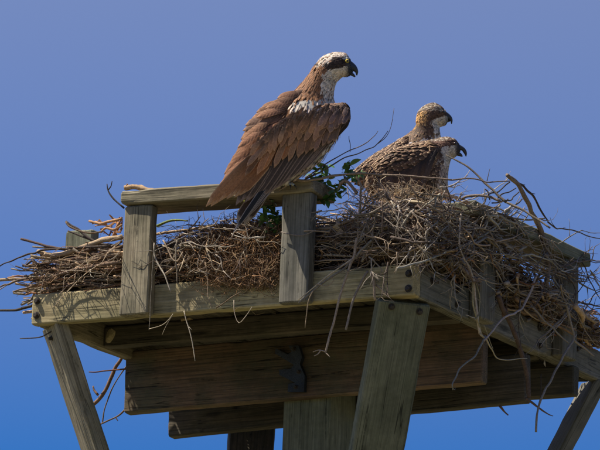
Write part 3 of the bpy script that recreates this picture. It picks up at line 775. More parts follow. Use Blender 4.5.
rb(.09, [(537, 275), (532, 288), (527, 301), (520, 310), (511, 315), (502, 319), (492, 331), (484, 341)], .0035, .0026, (.36, .29, .23))
rb(.05, [(546, 262), (541, 272), (535, 284), (531, 296)], .004, .0035, (.3, .22, .16))
rb(.09, [(565, 300), (571, 322), (574, 338), (567, 350), (560, 362), (549, 384), (542, 396), (537, 414), (536, 432)], .0036, .0032, (.26, .215, .17), label='knotty grey branch hanging down past the side beam', tw=[[(574, 338), (577, 334)]])
rb(.09, [(574, 340), (584, 348), (594, 356)], .0035, .002, (.26, .215, .17))
rb(.085, [(531, 306), (544, 320), (556, 332), (569, 343)], .003, .0022, (.22, .19, .16))
rb(.075, [(498, 296), (504, 310), (513, 330), (521, 352), (527, 374), (529, 398)], .0075, .0058, (.10, .065, .048), label='dark broad strip of branch hanging at right')
rb(.07, [(526, 398), (536, 406), (546, 413), (553, 416)], .004, .001, (.12, .08, .06))
rb(.02, [(500, 406), (504, 411), (508, 415)], .004, .002, (.12, .07, .05))
rb(.05, [(541, 374), (541, 388), (540, 402)], .0016, .0014, D_)
rb(.06, [(472, 272), (480, 281), (470, 276), (456, 262)], .0055, .006, (.25, .19, .16))
rb(.06, [(455, 262), (464, 270), (474, 281)], .0062, .0055, (.24, .18, .15))
rb(.06, [(497, 262), (503, 276), (514, 288), (528, 297)], .002, .0016, G_)
rb(.07, [(478, 278), (498, 284), (520, 285), (540, 288), (560, 292)], .0016, .0012, T_)
rb(.07, [(582, 262), (588, 275), (594, 288), (601, 300)], .002, .0012, D_, tw=[[(588, 272), (597, 277), (604, 282)]])
rb(.02, [(575, 301), (588, 304), (604, 306)], .003, .002, D_)
rb(-.02, [(578, 311), (586, 312), (595, 312)], .0055, .005, (.25, .09, .05))
rb(.0, [(586, 301), (594, 297), (604, 293)], .0009, .0007, P_)
for k in range(60):                                   # tangle past the far right post
    x0, y0 = U(560, 598), U(308, 348)
    a = U(-.2, .9); l = U(9, 26)
    rb(U(-.1, .03), [(x0-l*math.cos(a), y0-l*math.sin(a)), (x0, y0+U(-3, 3)), (x0+l*math.cos(a), y0+l*math.sin(a))], U(.0014, .0042), U(.001, .002), random.choice([D_, D_, RD, B_, D_, G_]), sides=5, n=8) if k < 36 else None
# straight bundles that sweep down right of the young birds
for i in range(13):
    s = i/12
    x0, y0 = 400+U(-8, 45), 193+s*14+U(-2, 3)
    x1, y1 = 505+U(-40, 50), 0
    sl = .455; y1 = y0+(x1-x0)*U(.38, .47)
    P = [onY(x0, y0, .04), onX((x0*2+x1)/3, (y0*2+y1)/3-U(0, 5), .0+U(-.01, .05)), onX((x0+2*x1)/3, (y0+2*y1)/3-U(-2, 4), .03+U(-.01, .04)), onX(x1, y1, .065+U(-.005, .02))]
    make_stick(P, U(.0022, .0036), U(.0012, .002), jit(random.choice([T_, T_, B_, G_, (.3, .19, .12)]), .1))
make_stick([onY(404, 200.5, .0), onY(425, 204, .0), onX(450, 212, .05), onX(480, 228, .06)], .004, .002, (.52, .42, .28), label='pale split stick on the nest rim below the young birds')
for i in range(10):
    x0 = U(515, 545); y0 = 252+(x0-515)*.42+U(-7, 8); l = U(25, 50); s = U(.25, .5)
    make_stick([onX(x0-l*.5, y0-l*.5*s, .06), onX(x0+l*.2, y0+l*.2*s, .065), onX(min(x0+l, 598), y0+l*s, .07)], U(.0016, .0028), U(.001, .0018), jit(random.choice([T_, B_, G_]), .2))

# ------------------------------------------------------------------ green sprigs
def leaf_mesh(L, W, col):
    mb = MB(); vs = []; cs = []; n = 5
    for i in range(n+1):
        t = i/n; wv = W*math.sin(math.pi*min(1, t*.93+.05))**.8*.5
        for k in (-1, 0, 1): vs.append((t*L, k*wv, -abs(k)*-.25*wv-.25*L*t*t)); cs.append(jit(col, .12))
    fs = []
    for i in range(n):
        for k in (0, 1): a = i*3+k; fs.append((a, a+3, a+4, a+1))
    mb.add(vs, fs, cs); return mb.mesh('leaf', LEAF, V(0, 0, 0))
GRN = [leaf_mesh(.022, .013, (.09, .19, .045)), leaf_mesh(.026, .014, (.065, .15, .04)), leaf_mesh(.018, .011, (.10, .22, .05)), leaf_mesh(.03, .016, (.08, .17, .05))]
YEL = [leaf_mesh(.028, .015, (.38, .42, .05)), leaf_mesh(.024, .013, (.28, .36, .05))]
def sprig(stems, label, meshes, step=.012, spread=.02):
    base = stems[0][0]; t = thing('leafy_sprig', base, label, 'leaves', 'green sprigs woven into the nest')
    for st in stems:
        P = catmull(st, 14); mb = MB(); tube(mb, P, .0015, .0008, (.09, .08, .04), 5); build(mb, 'stem', BARK, t)
        L = sum((P[i+1]-P[i]).length for i in range(14)); k = max(3, int(L/step))
        for i in range(k):
            p = P[int(U(1, 14.99))]
            o = link('leaf', random.choice(meshes), t); o.location = p-base
            o.rotation_euler = (U(-1, 1), U(-.8, 1.0), U(0, 6.28)); s = U(.7, 1.2); o.scale = (s, s, s)
def FP(y, *pts): return [onY(a, b, y) for a, b in pts]
sprig([FP(.03, (318, 200), (322, 190), (330, 176)), FP(.03, (312, 195), (320, 182), (322, 170)), FP(.02, (330, 195), (340, 185), (348, 172), (350, 160)), FP(.05, (310, 178), (320, 168), (328, 165)), FP(.03, (322, 203), (330, 197), (345, 190)), FP(.06, (335, 190), (350, 178), (362, 172))],
      'dark green leafy sprig right of the shaded front post', GRN, .0036)
sprig([FP(.0, (270, 240), (266, 222), (262, 205)), FP(.02, (280, 225), (274, 208), (270, 196)), FP(.02, (282, 238), (276, 225), (277, 212))],
      'dark green leaves hanging behind the adult bird\'s tail feathers', GRN, .004)
sprig([FP(-.058, (240, 200), (246, 192), (247, 186))], 'bright yellow green leaf tuft between the wing tip and tail', YEL, .007)
hb('F', .12, [(157, 226), (168, 221.5), (179, 219.5), (188, 221)], .0045, .002, (.2, .24, .08), label='mossy green stick behind the rail')

# ------------------------------------------------------------------ birds
class Bird:
    """authoring frame: x right, y up, w towards the viewer, all in units of one photograph pixel at the bird's distance"""
    def __init__(s, A, ref):
        s.A = A; d = (A-CAMP); s.k = d.dot(FW)/FPX; s.ref = ref; s.D = d.dot(FW)
    def P(s, x, y, w=0):
        p = CAMP+ray(x, y)*s.D
        return p-FW*w*s.k
def lerp(a, b, t): return a+(b-a)*t
def cr1(vals, t):
    n = len(vals)-1; t = max(0, min(n-1e-6, t*n)); k = int(t); f = t-k
    a = vals[max(0, k-1)]; b = vals[k]; c = vals[k+1]; d = vals[min(n, k+2)]
    return .5*(2*b+(-a+c)*f+(2*a-5*b+4*c-d)*f*f+(-a+3*b-3*c+d)*f*f*f)
class Loft:
    def __init__(s, bird, secs):
        s.b = bird
        s.T = [[q[0][0] for q in secs], [q[0][1] for q in secs], [q[1][0] for q in secs], [q[1][1] for q in secs], [q[2] for q in secs], [(q[3] if len(q) > 3 else 0) for q in secs]]
    def at(s, t, th, lift=0):
        tx, ty, bx, by, dr, dc = [cr1(v, t) for v in s.T]
        cx, cy = (tx+bx)/2, (ty+by)/2; ax, ay = (tx-bx)/2, (ty-by)/2
        L = math.hypot(ax, ay) or 1; kk = (L+lift)/L; dd = dr+lift
        c_, s_ = math.cos(th), math.sin(th)
        return (cx+ax*kk*c_, cy+ay*kk*c_, dc+dd*s_)
    def mesh(s, mb, colf, nt=60, ns=28, fluff=0.0):
        vs = []; cs = []; fs = []
        for i in range(nt+1):
            for k in range(ns):
                x, y, w = s.at(i/nt, 2*math.pi*k/ns)
                f = fluff*noise.noise(V(x*.35, y*.35, w*.35)) if fluff else 0
                x, y, w = s.at(i/nt, 2*math.pi*k/ns, f)
                vs.append(tuple(s.b.P(x, y, w))); cs.append(colf(x, y, w))
        for i in range(nt):
            for k in range(ns):
                k2 = (k+1) % ns; fs.append((i*ns+k, i*ns+k2, (i+1)*ns+k2, (i+1)*ns+k))
        fs.append(tuple(range(ns-1, -1, -1))); fs.append(tuple(nt*ns+k for k in range(ns)))
        mb.add(vs, fs, cs)
class FM(MB):
    def __init__(s): super().__init__(); s.fr = []
    def mesh(s, name, mat, origin, smooth=True, uv=True):
        me = super().mesh(name, mat, origin, smooth, True)
        a = me.color_attributes.new('fringe', 'FLOAT_COLOR', 'POINT')
        a.data.foreach_set('color', [x for c in s.fr for x in c]); return me
def feather(fm, p0, p1, wd, nrm, col, fringe=(0, 0, 0, 0), arch=.04, n=6, point=.5, cup=.08):
    d = p1-p0; L = d.length
    if L < 1e-5: return
    t = d/L; s = t.cross(nrm).normalized(); u = s.cross(t).normalized()
    vs = []; uv = []; fs = []
    for i in range(n+1):
        q = i/n; prof = (.45+.55*min(1, q*2.2)) * (1 if q < .7 else max(.06, max(0, math.cos((q-.7)/.3*math.pi/2))**point))
        c = p0+d*q+u*arch*L*math.sin(math.pi*q)
        for k in (-1, -.5, 0, .5, 1):
            vs.append(tuple(c+s*k*wd*.5*prof+u*(-cup*wd*k*k*.6)+u*(.012*wd if k == 0 else 0))); uv.append((k, q))
    for i in range(n):
        for k in range(4): a = i*5+k; fs.append((a, a+1, a+6, a+5))
    fm.add(vs, fs, [col]*len(vs), uv); fm.fr += [fringe]*len(vs)
def cover(fm, loft, colf, n, Lf, Wf, fringef, t0=0, t1=1, lift=.8, th0=0, th1=2*math.pi, tail=-1, skip=None, grid=None):
    """small feathers laid like shingles over a loft; tail=-1: tips point to t=0"""
    b = loft.b; q = []
    for _ in range(n): q.append((U(t0, t1), U(th0, th1)))
    if grid:
        q = [(lerp(t0, t1, (i+U(-.4, .4))/grid[0]), lerp(th0, th1, (k+.5*(i % 2)+U(-.32, .32))/grid[1])) for i in range(grid[0]+1) for k in range(grid[1])]
    q.sort(key=lambda a: -a[0]*tail*-1)
    for t, th in q:
        x, y, w = loft.at(t, th)
        if skip and skip(x, y, w): continue
        L = Lf(x, y)*U(.8, 1.25); rel = U(.02, .09) if lift < .4 else U(.05, .2)
        x2, y2, w2 = loft.at(t, th, lift+U(0, .6))
        dt = .012
        xa, ya, wa = loft.at(max(0, t-dt), th); xb, yb, wb = loft.at(min(1, t+dt), th)
        pa, pb = b.P(xa, ya, wa), b.P(xb, yb, wb)
        dv = (pa-pb).normalized()*(-tail)
        xc, yc, wc = loft.at(t, th, 5); nr = (b.P(xc, yc, wc)-b.P(x, y, w)).normalized()
        sd = dv.cross(nr); dv = (dv+sd*random.gauss(0, .13)+nr*rel).normalized()
        p0 = b.P(x, y, w)+nr*lift*.2*b.k; p1 = p0+dv*L*b.k
        feather(fm, p0, p1, Wf(x, y)*b.k*U(.75, 1.2), nr, jit(colf(x, y, w), .26), fringef(x, y), .04, 4)
def row(fm, b, roots, tips, n, w, nfun, col, fringe, wroot, wtip, jitter=1.0, skip=0, point=.5, out=None, arch=.02, cup=.08, nn=7):
    """n feathers from polyline roots to polyline tips (pixels), depth wroot/wtip"""
    Rr = catmull([V(*p, 0) for p in roots], 40); Tt = catmull([V(*p, 0) for p in tips], 40)
    for i in range(n):
        q = i/(n-1) if n > 1 else .5
        a = Rr[int(q*40)]; c = Tt[int(q*40)]
        wr = wroot(q) if callable(wroot) else wroot; wt = wtip(q) if callable(wtip) else wtip
        p0 = b.P(a.x+U(-1, 1)*jitter, a.y+U(-1, 1)*jitter, wr+i*.06); p1 = b.P(c.x+U(-1, 1)*jitter*1.7, c.y+U(-1, 1)*jitter*1.7, wt+i*.12+U(0, 1.2)*jitter)
        cc = col(q) if callable(col) else col
        ff = fringe(q) if callable(fringe) else fringe
        if out is not None:
            g_ = FM(); feather(g_, p0, p1, w*b.k, nfun, jit(cc, .1), ff, arch, nn, point, cup)
            build(g_, 'feather', FEATHER, out)
        else: feather(fm, p0, p1, w*b.k*U(.85, 1.12), nfun, jit(mixt(cc, (cc[0]*.8, cc[1]*.95, cc[2]*1.25), R()) if R() > .15 else mixt(cc, DBK, .55), .3), ff, arch, nn, point, cup)
DBK = (.05, .035, .03)
def nz(x, y, s=.3, o=0): return noise.noise(V(x*s, y*s, o))
def mixt(a, b, t): t = max(0, min(1, t)); return tuple(a[i]+(b[i]-a[i])*t for i in range(3))
def sphere(mb, c, r, col, ax=None, colf=None, n=10):
    vs = []; cs = []; fs = []; ax = ax or V(0, 0, 1); a = ax.orthogonal().normalized(); b = ax.cross(a)
    for i in range(n+1):
        ph = math.pi*i/n
        for k in range(2*n):
            th = math.pi*k/n
            vs.append(tuple(c+r*(ax*math.cos(ph)+(a*math.cos(th)+b*math.sin(th))*math.sin(ph))))
            cs.append(colf(math.degrees(ph)) if colf else col)
    for i in range(n):
        for k in range(2*n): k2 = (k+1) % (2*n); fs.append((i*2*n+k, (i+1)*2*n+k, (i+1)*2*n+k2, i*2*n+k2))
    mb.add(vs, fs, cs)
EYEM = vcol('eye_gloss', .08, 0, 100, .6, 0)
def beak(b, root, upper, lower, col, tongue=None):
    mb = MB()
    Loft(b, upper).mesh(mb, lambda x, y, w: jit(col, .08), 16, 14); o = build(mb, 'beak', HORN, root)
    if lower:
        mb = MB(); Loft(b, lower).mesh(mb, lambda x, y, w: jit(col, .08), 8, 12); build(mb, 'lower_beak', HORN, root)
def eyes(b, root, x, y, wsurf, r, iris=(.55, .42, .06)):
    for s in (1, -1):
        c = b.P(x, y, s*wsurf); ax = (-FW*s*.93+RT*.3*1+UP*.08).normalized()
        mb = MB(); sphere(mb, c, r*b.k, None, ax, lambda a: (.004, .004, .004) if a < 32 else iris if a < 66 else (.02, .015, .012), 14)
        build(mb, 'eye', EYEM, root)
def foot(b, root, x0, y0, w0, x1, y1, w1, col=(.45, .47, .45)):
    mb = MB(); P = [b.P(x0, y0, w0), b.P(lerp(x0, x1, .5)+1, lerp(y0, y1, .5), lerp(w0, w1, .5)), b.P(x1, y1, w1)]
    tube(mb, catmull(P, 6), 3.2*b.k, 2.2*b.k, col, 8, .1)
    for dx, dw in ((6, -2), (6, 3), (2, 6), (-5, 0)):
        q = [b.P(x1, y1, w1), b.P(x1+dx*.6, y1-.6, w1+dw*.6), b.P(x1+dx, y1+1, w1+dw)]
        tube(mb, catmull(q, 5), 1.6*b.k, 1.2*b.k, col, 7, .15)
        q = [q[2], b.P(x1+dx*1.3, y1+2, w1+dw*1.3), b.P(x1+dx*1.4, y1+5, w1+dw*1.35)]
        tube(mb, catmull(q, 4), 1.0*b.k, .25*b.k, (.02, .02, .02), 6, 0)
    build(mb, 'foot', HORN, root)

# ---- adult
A = onY(292, 186, -.05)
bd = Bird(A, None)
ad = thing('osprey', A, 'adult brown osprey with yellow eye perched on the hand rail, drooping its wings and tail', 'bird', 'ospreys at the nest')
secs = [((254, 184), (266, 193), 5, 6), ((252, 168), (284, 186), 15, 4), ((256, 148), (306, 173), 23, 1), ((266, 126), (328, 152), 27), ((278, 109), (340, 128), 27), ((288, 98), (337, 110), 22), ((296, 89.5), (333.5, 99), 16.5), ((304.5, 80), (334, 90.5), 13.5), ((311, 71.5), (336.5, 82.5), 12), ((317, 63), (340.5, 78.5), 11.7), ((323.5, 56.5), (344, 76.3), 12), ((332, 53.3), (346.8, 75.7), 11), ((340, 52.9), (349.5, 74.8), 9.3), ((347, 55.3), (351.8, 73), 6.8), ((350.8, 60), (353, 71.5), 4.6)]
lf = Loft(bd, secs)
WH, OB, DB = (.60, .55, .48), (.22, .11, .055), (.045, .03, .024)
def acol(x, y, w):
    # head pattern
    n = nz(x, y, .25, 1)*3; fg = nz(x, y, .8, 4)
    if y < 101:
        crown = 65.5-(x-320)*.30+n if x < 334 else 57.0+(x-334)*.12+n*.5
        c = OB
        if x > 318 and y < crown: c = mixt(WH, OB, (fg-.12)*4+.0 if x > 328 else (fg-.0)*3)
        lo = 68.5-max(0, x-332)*.12+n*.4 if x > 325 else 72
        if x > 328 and y > lo: c = WH                                   # cheek and throat
        fx = 320+(y-70)*-.10+n
        if y > 72 and x > fx+4: c = mixt(WH, OB, (fg-.2)*3)
        if x > 326 and crown <= y <= lo: c = DB                          # eye stripe
        if x > 348: c = mixt(c, (.05, .06, .08), (x-348)/3)
        return c
    if x > 293 and y < 117 and (x-293)*.25+y > 103.5: return WH
    if y > 150 or (x+y*1.1 > 470): return mixt(WH, (.3, .22, .16), .25+fg)
    return mixt(OB, (.12, .065, .04), .4+nz(x, y, .2, 7))
mb = MB(); lf.mesh(mb, acol, 90, 36, 1.2); build(mb, 'body', SKIN, ad)
fm = FM()
def aL(x, y): return 4.4 if y < 78 and x > 318 else 7 if y < 100 else 9
def aW(x, y): return 1.2 if y < 78 and x > 318 else 1.7 if y < 117 else 5
cover(fm, lf, acol, 3800, aL, aW, lambda x, y: (.36, .23, .14, .5) if x < 325 else (0, 0, 0, 0), .42, .965, .25, skip=lambda x, y, w: (abs(x-347) < 3.6 and abs(y-61) < 3.2))
cover(fm, lf, acol, 900, aL, aW, lambda x, y: (.34, .2, .11, .5), .08, .5, .8)
# ruffled nape crest
for i in range(90):
    q = R(); x, y = lerp(327, 304.5, q)+U(0, 3), lerp(58, 85, q)+U(-2, 4)
    p = bd.P(x, y, U(-8, 9)); e = bd.P(x-U(2.5, 6), y+U(.8, 5), U(-8, 9))
    feather(fm, p, e, U(1.1, 2.2)*bd.k, -FW, jit(mixt(OB, (.3, .17, .09), R()), .25) if y > 60 or R() < .5 else jit(WH, .2), (.4, .3, .2, .3), .1, 4)
for i in range(46):
    x, y = U(320, 329), U(56.5, 68)
    if y < 66-(x-319)*.9: continue
    p = bd.P(x, y, U(-7, 9)); e = bd.P(x-U(4, 8), y+U(-.5, 3.5), U(-7, 8))
    feather(fm, p, e, U(1.2, 2.2)*bd.k, -FW, jit(mixt(WH, OB, R()*.8), .2), (.5, .42, .3, .3), .08, 4)
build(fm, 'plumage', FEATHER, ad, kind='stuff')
beak(bd, ad, [((350.2, 60.4), (351.5, 70.2), 4.0), ((353.4, 62.8), (353.2, 71.2), 3.1), ((356.2, 65.8), (354.7, 72), 2.4), ((357.9, 69.4), (355.5, 73.0), 1.8), ((358.2, 72.6), (355.8, 74.2), 1.2), ((357.2, 75.6), (356.2, 75.2), .3)],
     [((347.5, 70.4), (348.5, 74.8), 3.0), ((351, 71.6), (350.8, 75.6), 2.4), ((353.8, 73.6), (353, 76.6), 1.7), ((355.6, 76.2), (355, 77.4), .6)], (.025, .028, .035))
eyes(bd, ad, 346.9, 61.4, 7.5, 2.15)
foot(bd, ad, 281, 172, 6, 288, 184.5, 8); foot(bd, ad, 290, 172, -8, 297, 184, -10)
# scapulars and the far wing seen over the back
wing2 = bpy.data.objects.new('wing', None); C.objects.link(wing2); wing2.parent = ad
BRN = (.27, .135, .073); FR = (.42, .24, .13, .4)
nrmL = (-FW+UP*.35-RT*.25).normalized()
row(None, bd, [(300, 95), (290, 102), (275, 118)], [(250, 128), (241, 141), (229, 172)], 7, 9.5, nrmL, lambda q: mixt(BRN, DB, q*.3), FR, 2, lambda q: -4+q*6, 1, out=wing2, arch=.07)
row(None, bd, [(282, 112), (275, 122), (268, 136)], [(236, 152), (229, 166), (216, 193)], 7, 9, nrmL, lambda q: mixt(BRN, DB, .1), FR, 6, lambda q: 2+q*5, 1, out=wing2, arch=.05)
sc_ = FM()
row(sc_, bd, [(306, 92), (300, 99), (292, 108), (284, 118)], [(282, 97), (268, 108), (258, 119), (256, 132)], 11, 8, nrmL, BRN, FR, lambda q: 13+q*4, lambda q: 12+q*5, 1.5, arch=.08)
row(sc_, bd, [(292, 100), (284, 110), (278, 122)], [(262, 108), (250, 120), (243, 133)], 9, 8.5, nrmL, BRN, FR, lambda q: 14+q*4, lambda q: 7+q*5, 1.2, arch=.08)
row(sc_, bd, [(286, 106), (280, 114), (274, 126)], [(258, 120), (247, 134), (240, 150)], 8, 8, nrmL, BRN, FR, lambda q: 17+q*3, lambda q: 12+q*3, 1.5, arch=.08)
build(sc_, 'scapular_feathers', FEATHER, ad, kind='stuff')
# tail
tail = bpy.data.objects.new('tail', None); C.objects.link(tail); tail.parent = ad
row(None, bd, [(276, 176), (268, 182), (262, 184)], [(247, 222), (241, 224), (236, 219)], 7, 9, -FW, (.05, .035, .03), (.4, .35, .3, .6), 8, 11, .8, out=tail)
# near wing
wing = bpy.data.objects.new('wing', None); C.objects.link(wing); wing.parent = ad
wsec = [((350, 110.5), (350.6, 118), 3, 20), ((346, 106.3), (348, 126), 7, 21), ((338, 104.8), (339, 136), 8, 19), ((322, 106), (326, 148), 8, 18), ((303, 111), (310, 160), 8, 18), ((286, 119), (295, 171), 7, 18), ((270, 132), (280, 180), 6, 17), ((256, 150), (265, 187), 4, 15), ((246, 168), (250, 190), 2, 13)]
wl = Loft(bd, wsec); mb = MB()
wl.mesh(mb, lambda x, y, w: mixt((.055, .042, .04), (.035, .028, .028), nz(x, y, .2)+.5), 40, 24, .8); build(mb, 'wing_base', SKIN, wing)
nw = (-FW+UP*.1).normalized()
# long dark primaries reaching past the tail, shortest innermost
row(None, bd, [(318, 138), (300, 150), (286, 158)], [(258, 203), (245, 219), (234, 232)], 9, 5.6, nw, lambda q: mixt((.05, .034, .03), (.014, .015, .021), q), (.24, .22, .23, .9), 24, lambda q: 20+q*3, .5, point=.8, out=wing, arch=.02)
row(None, bd, [(346, 122), (336, 122), (318, 126), (296, 134), (270, 146)], [(302, 169), (290, 180), (272, 192), (252, 200), (236, 205)], 16, 8.5, nw, lambda q: mixt((.07, .056, .055), (.05, .037, .035), q), lambda q: (.24, .18, .16, .7), lambda q: 29+3*math.sin(q*3), lambda q: 27-q*6, .7, out=wing, arch=.02)
# rusty tertials to the low wing tip
row(None, bd, [(290, 138), (276, 140), (262, 146)], [(240, 196), (222, 200), (207, 207.5)], 9, 10, nw, lambda q: mixt((.20, .095, .048), (.29, .145, .075), q), (.42, .27, .16, .7), lambda q: 31-q*2, lambda q: 25-q*7, .6, out=wing, arch=.02)
cv = FM()
FR2 = (.46, .28, .17, .38)
row(cv, bd, [(343, 114), (322, 120), (296, 128), (270, 140)], [(331, 143), (312, 153), (286, 161), (246, 178)], 15, 6.0, nw, lambda q: mixt((.18, .11, .085), BRN, q*1.8), FR2, lambda q: 34+2*math.sin(q*3), lambda q: 34-q*6, 1.4)
row(cv, bd, [(343, 112), (320, 117), (292, 125), (268, 138)], [(332, 133), (310, 141), (282, 149), (250, 164)], 17, 5.4, nw, lambda q: mixt((.18, .11, .085), (.31, .165, .092), q*1.8), FR2, lambda q: 35.5+2*math.sin(q*3), lambda q: 36.5-q*6, 2.6)
for r_ in range(6):
    s = r_/5
    row(cv, bd, [(346, lerp(113, 107, s)), (322, lerp(114, 107.5, s)), (292, lerp(123, 115, s)), (262, lerp(141, 138, s))], [(340, lerp(128, 113, s)), (315, lerp(134, 116, s)), (285, lerp(142, 124, s)), (254, lerp(158, 146, s))], 20, 5.0-s*1.0, nw, lambda q: mixt((.19, .115, .09), (.34, .18, .10), q*2.0), FR2, lambda q: 36+2*math.sin(q*3)-s*4, lambda q: 37.5-q*6-s*4, 3.0, arch=.05)
cover(cv, wl, lambda x, y, w: mixt((.25, .13, .07), (.10, .07, .06), (x-322)/20), 420, lambda x, y: 5.5, lambda x, y: 4.2, lambda x, y: (.38, .26, .18, .4), .02, .45, .8, 0, math.pi*.62, tail=1)
build(cv, 'wing_coverts', FEATHER, wing, kind='stuff')

# ---- young ones
def juvenile(A, label, secs, eye, bk, wingrows, colf, L0=6, napegold=None, wl_secs=None):
    b = Bird(A, None); t = thing('young_osprey', A, label, 'bird', 'ospreys at the nest')
    l = Loft(b, secs); mb = MB(); l.mesh(mb, colf, 80, 32, 1.0); build(mb, 'body', SKIN, t)
    fm = FM(); cover(fm, l, colf, 0, lambda x, y: 6, lambda x, y: 4, lambda x, y: (.52, .40, .26, .95), .08, .52, .35, grid=(24, 44))
    cover(fm, l, colf, 3000, lambda x, y: 3.8 if y < eye[1]+14 else L0, lambda x, y: 1.1 if y < eye[1]+14 else 3.6, lambda x, y: (.5, .4, .25, .75) if y > eye[1]+9 else (.4, .3, .2, .15), .5, .96, .3, skip=lambda x, y, w: abs(x-eye[0]) < 2.6 and abs(y-eye[1]) < 2.3)
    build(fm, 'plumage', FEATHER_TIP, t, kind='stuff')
    beak(b, t, bk[0], bk[1], (.025, .027, .032)); eyes(b, t, eye[0], eye[1], eye[2], 1.9, (.035, .018, .01))
    wg = bpy.data.objects.new('wing', None); C.objects.link(wg); wg.parent = t
    if wl_secs:
        ml = MB(); Loft(b, wl_secs).mesh(ml, lambda x, y, w: (.06, .045, .035), 30, 20, .6); build(ml, 'wing_base', SKIN, wg)
    cm = FM()
    if wl_secs: cover(cm, Loft(b, wl_secs), lambda x, y, w: mixt(JB, JB2, R()), 0, lambda x, y: 7.5, lambda x, y: 3.2, lambda x, y: (.46, .35, .23, .9), .03, .98, .3, -.15, math.pi*1.0, tail=1, grid=(26, 15))
    for (ro, ti, n, w, c, f, w0, w1, sep) in wingrows:
        if sep: row(None, b, ro, ti, n, w, (-FW+UP*.2).normalized(), c, f, w0, w1, .6, out=wg)
        else: row(cm, b, ro, ti, n, w, (-FW+UP*.2).normalized(), c, f, w0, w1, 1.3, arch=.08)
    build(cm, 'wing_coverts', FEATHER_TIP, wg, kind='stuff')
    return b, t
CR = (.56, .42, .27, .85); JB = (.10, .062, .042); JB2 = (.15, .09, .055)
GOLD = (.52, .31, .12); WJ = (.52, .50, .47)
def j1col(x, y, w):
    fg = nz(x, y, .7, 3); n = nz(x, y, .3, 9)*2
    if y < 130:
        if x < 431 and y > 111+n-(x-418)*.1: 
            c = mixt(GOLD, JB, (x-423)/5+fg*2.6+max(0, (y-119)/3.5))
        elif y < 110.5+n+(x-434)*.1: c = mixt((.42, .37, .29), JB, .42+fg*3)
        elif y < 118+(440-x)*.25+n*.5: c = JB
        else: c = WJ if x > 433 else mixt(JB, WJ, .3+fg*2)
        if x > 446: c = mixt(c, (.05, .05, .06), (x-446)/2)
        return c
    if x > 400 and y < 164 and y > 131.5+(438-x)*.36+n*.4: return mixt(WJ, (.35, .3, .25), .2+fg)
    return mixt(JB, (.3, .2, .1), .15+fg)
A1 = onY(395, 203, .42)
j1 = [((350, 176), (358, 186), 5), ((357, 168), (382, 192), 14), ((371, 156.5), (408, 190), 20), ((386, 147), (427, 178), 22), ((401, 138.5), (437.5, 160), 19), ((411, 131.5), (440.5, 146), 14), ((416, 125), (440, 137), 11.5), ((416.6, 118), (439.5, 130), 10.8), ((419.5, 110.5), (440, 126.8), 10.3), ((426.5, 105), (441.5, 126), 9.7), ((434.5, 103.5), (443.8, 125), 8.5), ((441.5, 106.8), (446.5, 123.4), 6.5), ((446, 111), (448.2, 121.3), 4.2)]
w1s = [((408, 136), (411, 146), 3, 9), ((400, 139.5), (408, 160), 8, 11), ((386, 149), (396, 176), 9, 13), ((370, 159), (380, 182), 8, 12), ((356, 170), (362, 184), 4, 9)]
juvenile(A1, 'young osprey at the back with golden nape and closed beak, sitting highest in the nest', j1, (442.8, 112.0, 6.0),
    ([((445.7, 111.4), (447.3, 120.3), 3.4), ((448.6, 113.4), (449, 120.4), 2.8), ((451.4, 116.4), (450.3, 121.2), 2.2), ((452.6, 119.4), (450.6, 122.0), 1.7), ((452.5, 121.8), (450.9, 123), 1.2), ((451.8, 124.2), (451.2, 124), .3)],
     [((444.5, 119.6), (445, 123.2), 2.6), ((448, 120), (447.6, 122.4), 2), ((450.2, 120.6), (449.8, 121.8), .8)]),
    [([(420, 150), (400, 158), (385, 170)], [(380, 182), (362, 184), (350, 182)], 8, 6, JB, CR, 18, 12, True),
     ([(414, 142), (400, 152), (386, 162)], [(396, 166), (378, 172), (362, 177)], 10, 6, JB2, CR, 19, 18, False)],
    j1col, wl_secs=w1s)
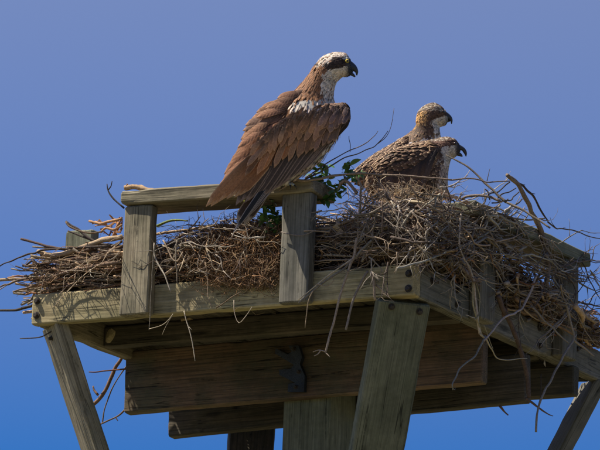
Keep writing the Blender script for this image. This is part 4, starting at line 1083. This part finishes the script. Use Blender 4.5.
def j2col(x, y, w):
    fg = nz(x, y, .7, 3); n = nz(x, y, .3, 9)*2
    if y < 163 and x > 433:
        if y < 140.5+n*.6+max(0, x-452)*.3: c = mixt((.38, .34, .28), JB, .5+fg*3)
        elif y < 146.5+n*.5-(x-446)*.05 : c = mixt(JB, (.14, .07, .05), fg+.4)
        elif x > 443+n: c = mixt((.5, .48, .45), JB, fg-.1)
        else: c = mixt(JB, WJ, fg*2)
        if x > 456.5: c = mixt(c, (.045, .045, .06), (x-456.5)/2)
        return c
    if x > 440-(y-163)*.05+n and y > 160: return mixt((.42, .36, .30), JB, .2+fg)
    return mixt(JB, (.2, .14, .09), .2+fg)
A2 = onY(410, 205, .30)
j2 = [((364, 186), (370, 197), 5), ((370, 170), (390, 203), 14), ((381, 155.5), (414, 205), 21), ((399, 147.5), (438, 203), 22), ((415, 143), (446.5, 190), 19), ((427, 140.8), (447.5, 174), 14), ((433.5, 139.5), (449, 165), 11), ((438.5, 138.5), (451, 159.5), 10), ((444, 137.4), (453, 157.4), 9.2), ((450, 137.8), (456, 155.8), 8.2), ((455.8, 140.4), (458.6, 153.2), 6), ((459.3, 144.2), (460.4, 151.2), 3.8)]
w2s = [((438, 146), (440, 152), 3, 12), ((430, 144), (434, 166), 7, 14), ((414, 146), (420, 180), 9, 16), ((396, 150), (402, 190), 9, 17), ((381, 158), (386, 196), 8, 16), ((370, 170), (375, 196), 4, 13)]
b2, t2_ = juvenile(A2, 'young osprey in front with open beak, crouching low among the sticks', j2, (454.6, 144.0, 6.6),
    ([((459, 144.2), (459.5, 150.4), 3.4), ((462, 146), (461.8, 150.6), 2.8), ((464.8, 148.2), (463, 152.2), 2.3), ((466.6, 151.2), (464.2, 153.8), 1.8), ((467, 154), (464.9, 155), 1.2), ((466.2, 156.8), (465.6, 156.4), .3)],
     [((455.5, 150.5), (455.6, 155.6), 2.8), ((459, 151.8), (458.2, 156), 2.3), ((461.4, 153.6), (460.6, 156.6), 1.6), ((462.8, 156), (462.2, 157), .5)]),
    [([(436, 152), (422, 158), (400, 170)], [(412, 197), (395, 203), (376, 203)], 9, 7, (.05, .035, .03), CR, 20, 20, True),
     ([(436, 150), (415, 158), (388, 168)], [(418, 192), (397, 197), (373, 194)], 13, 6, JB, CR, 23, 24, False)],
    j2col, 5, wl_secs=w2s)
foot(b2, t2_, 444, 186, 4, 446, 199, 4, (.5, .28, .17))
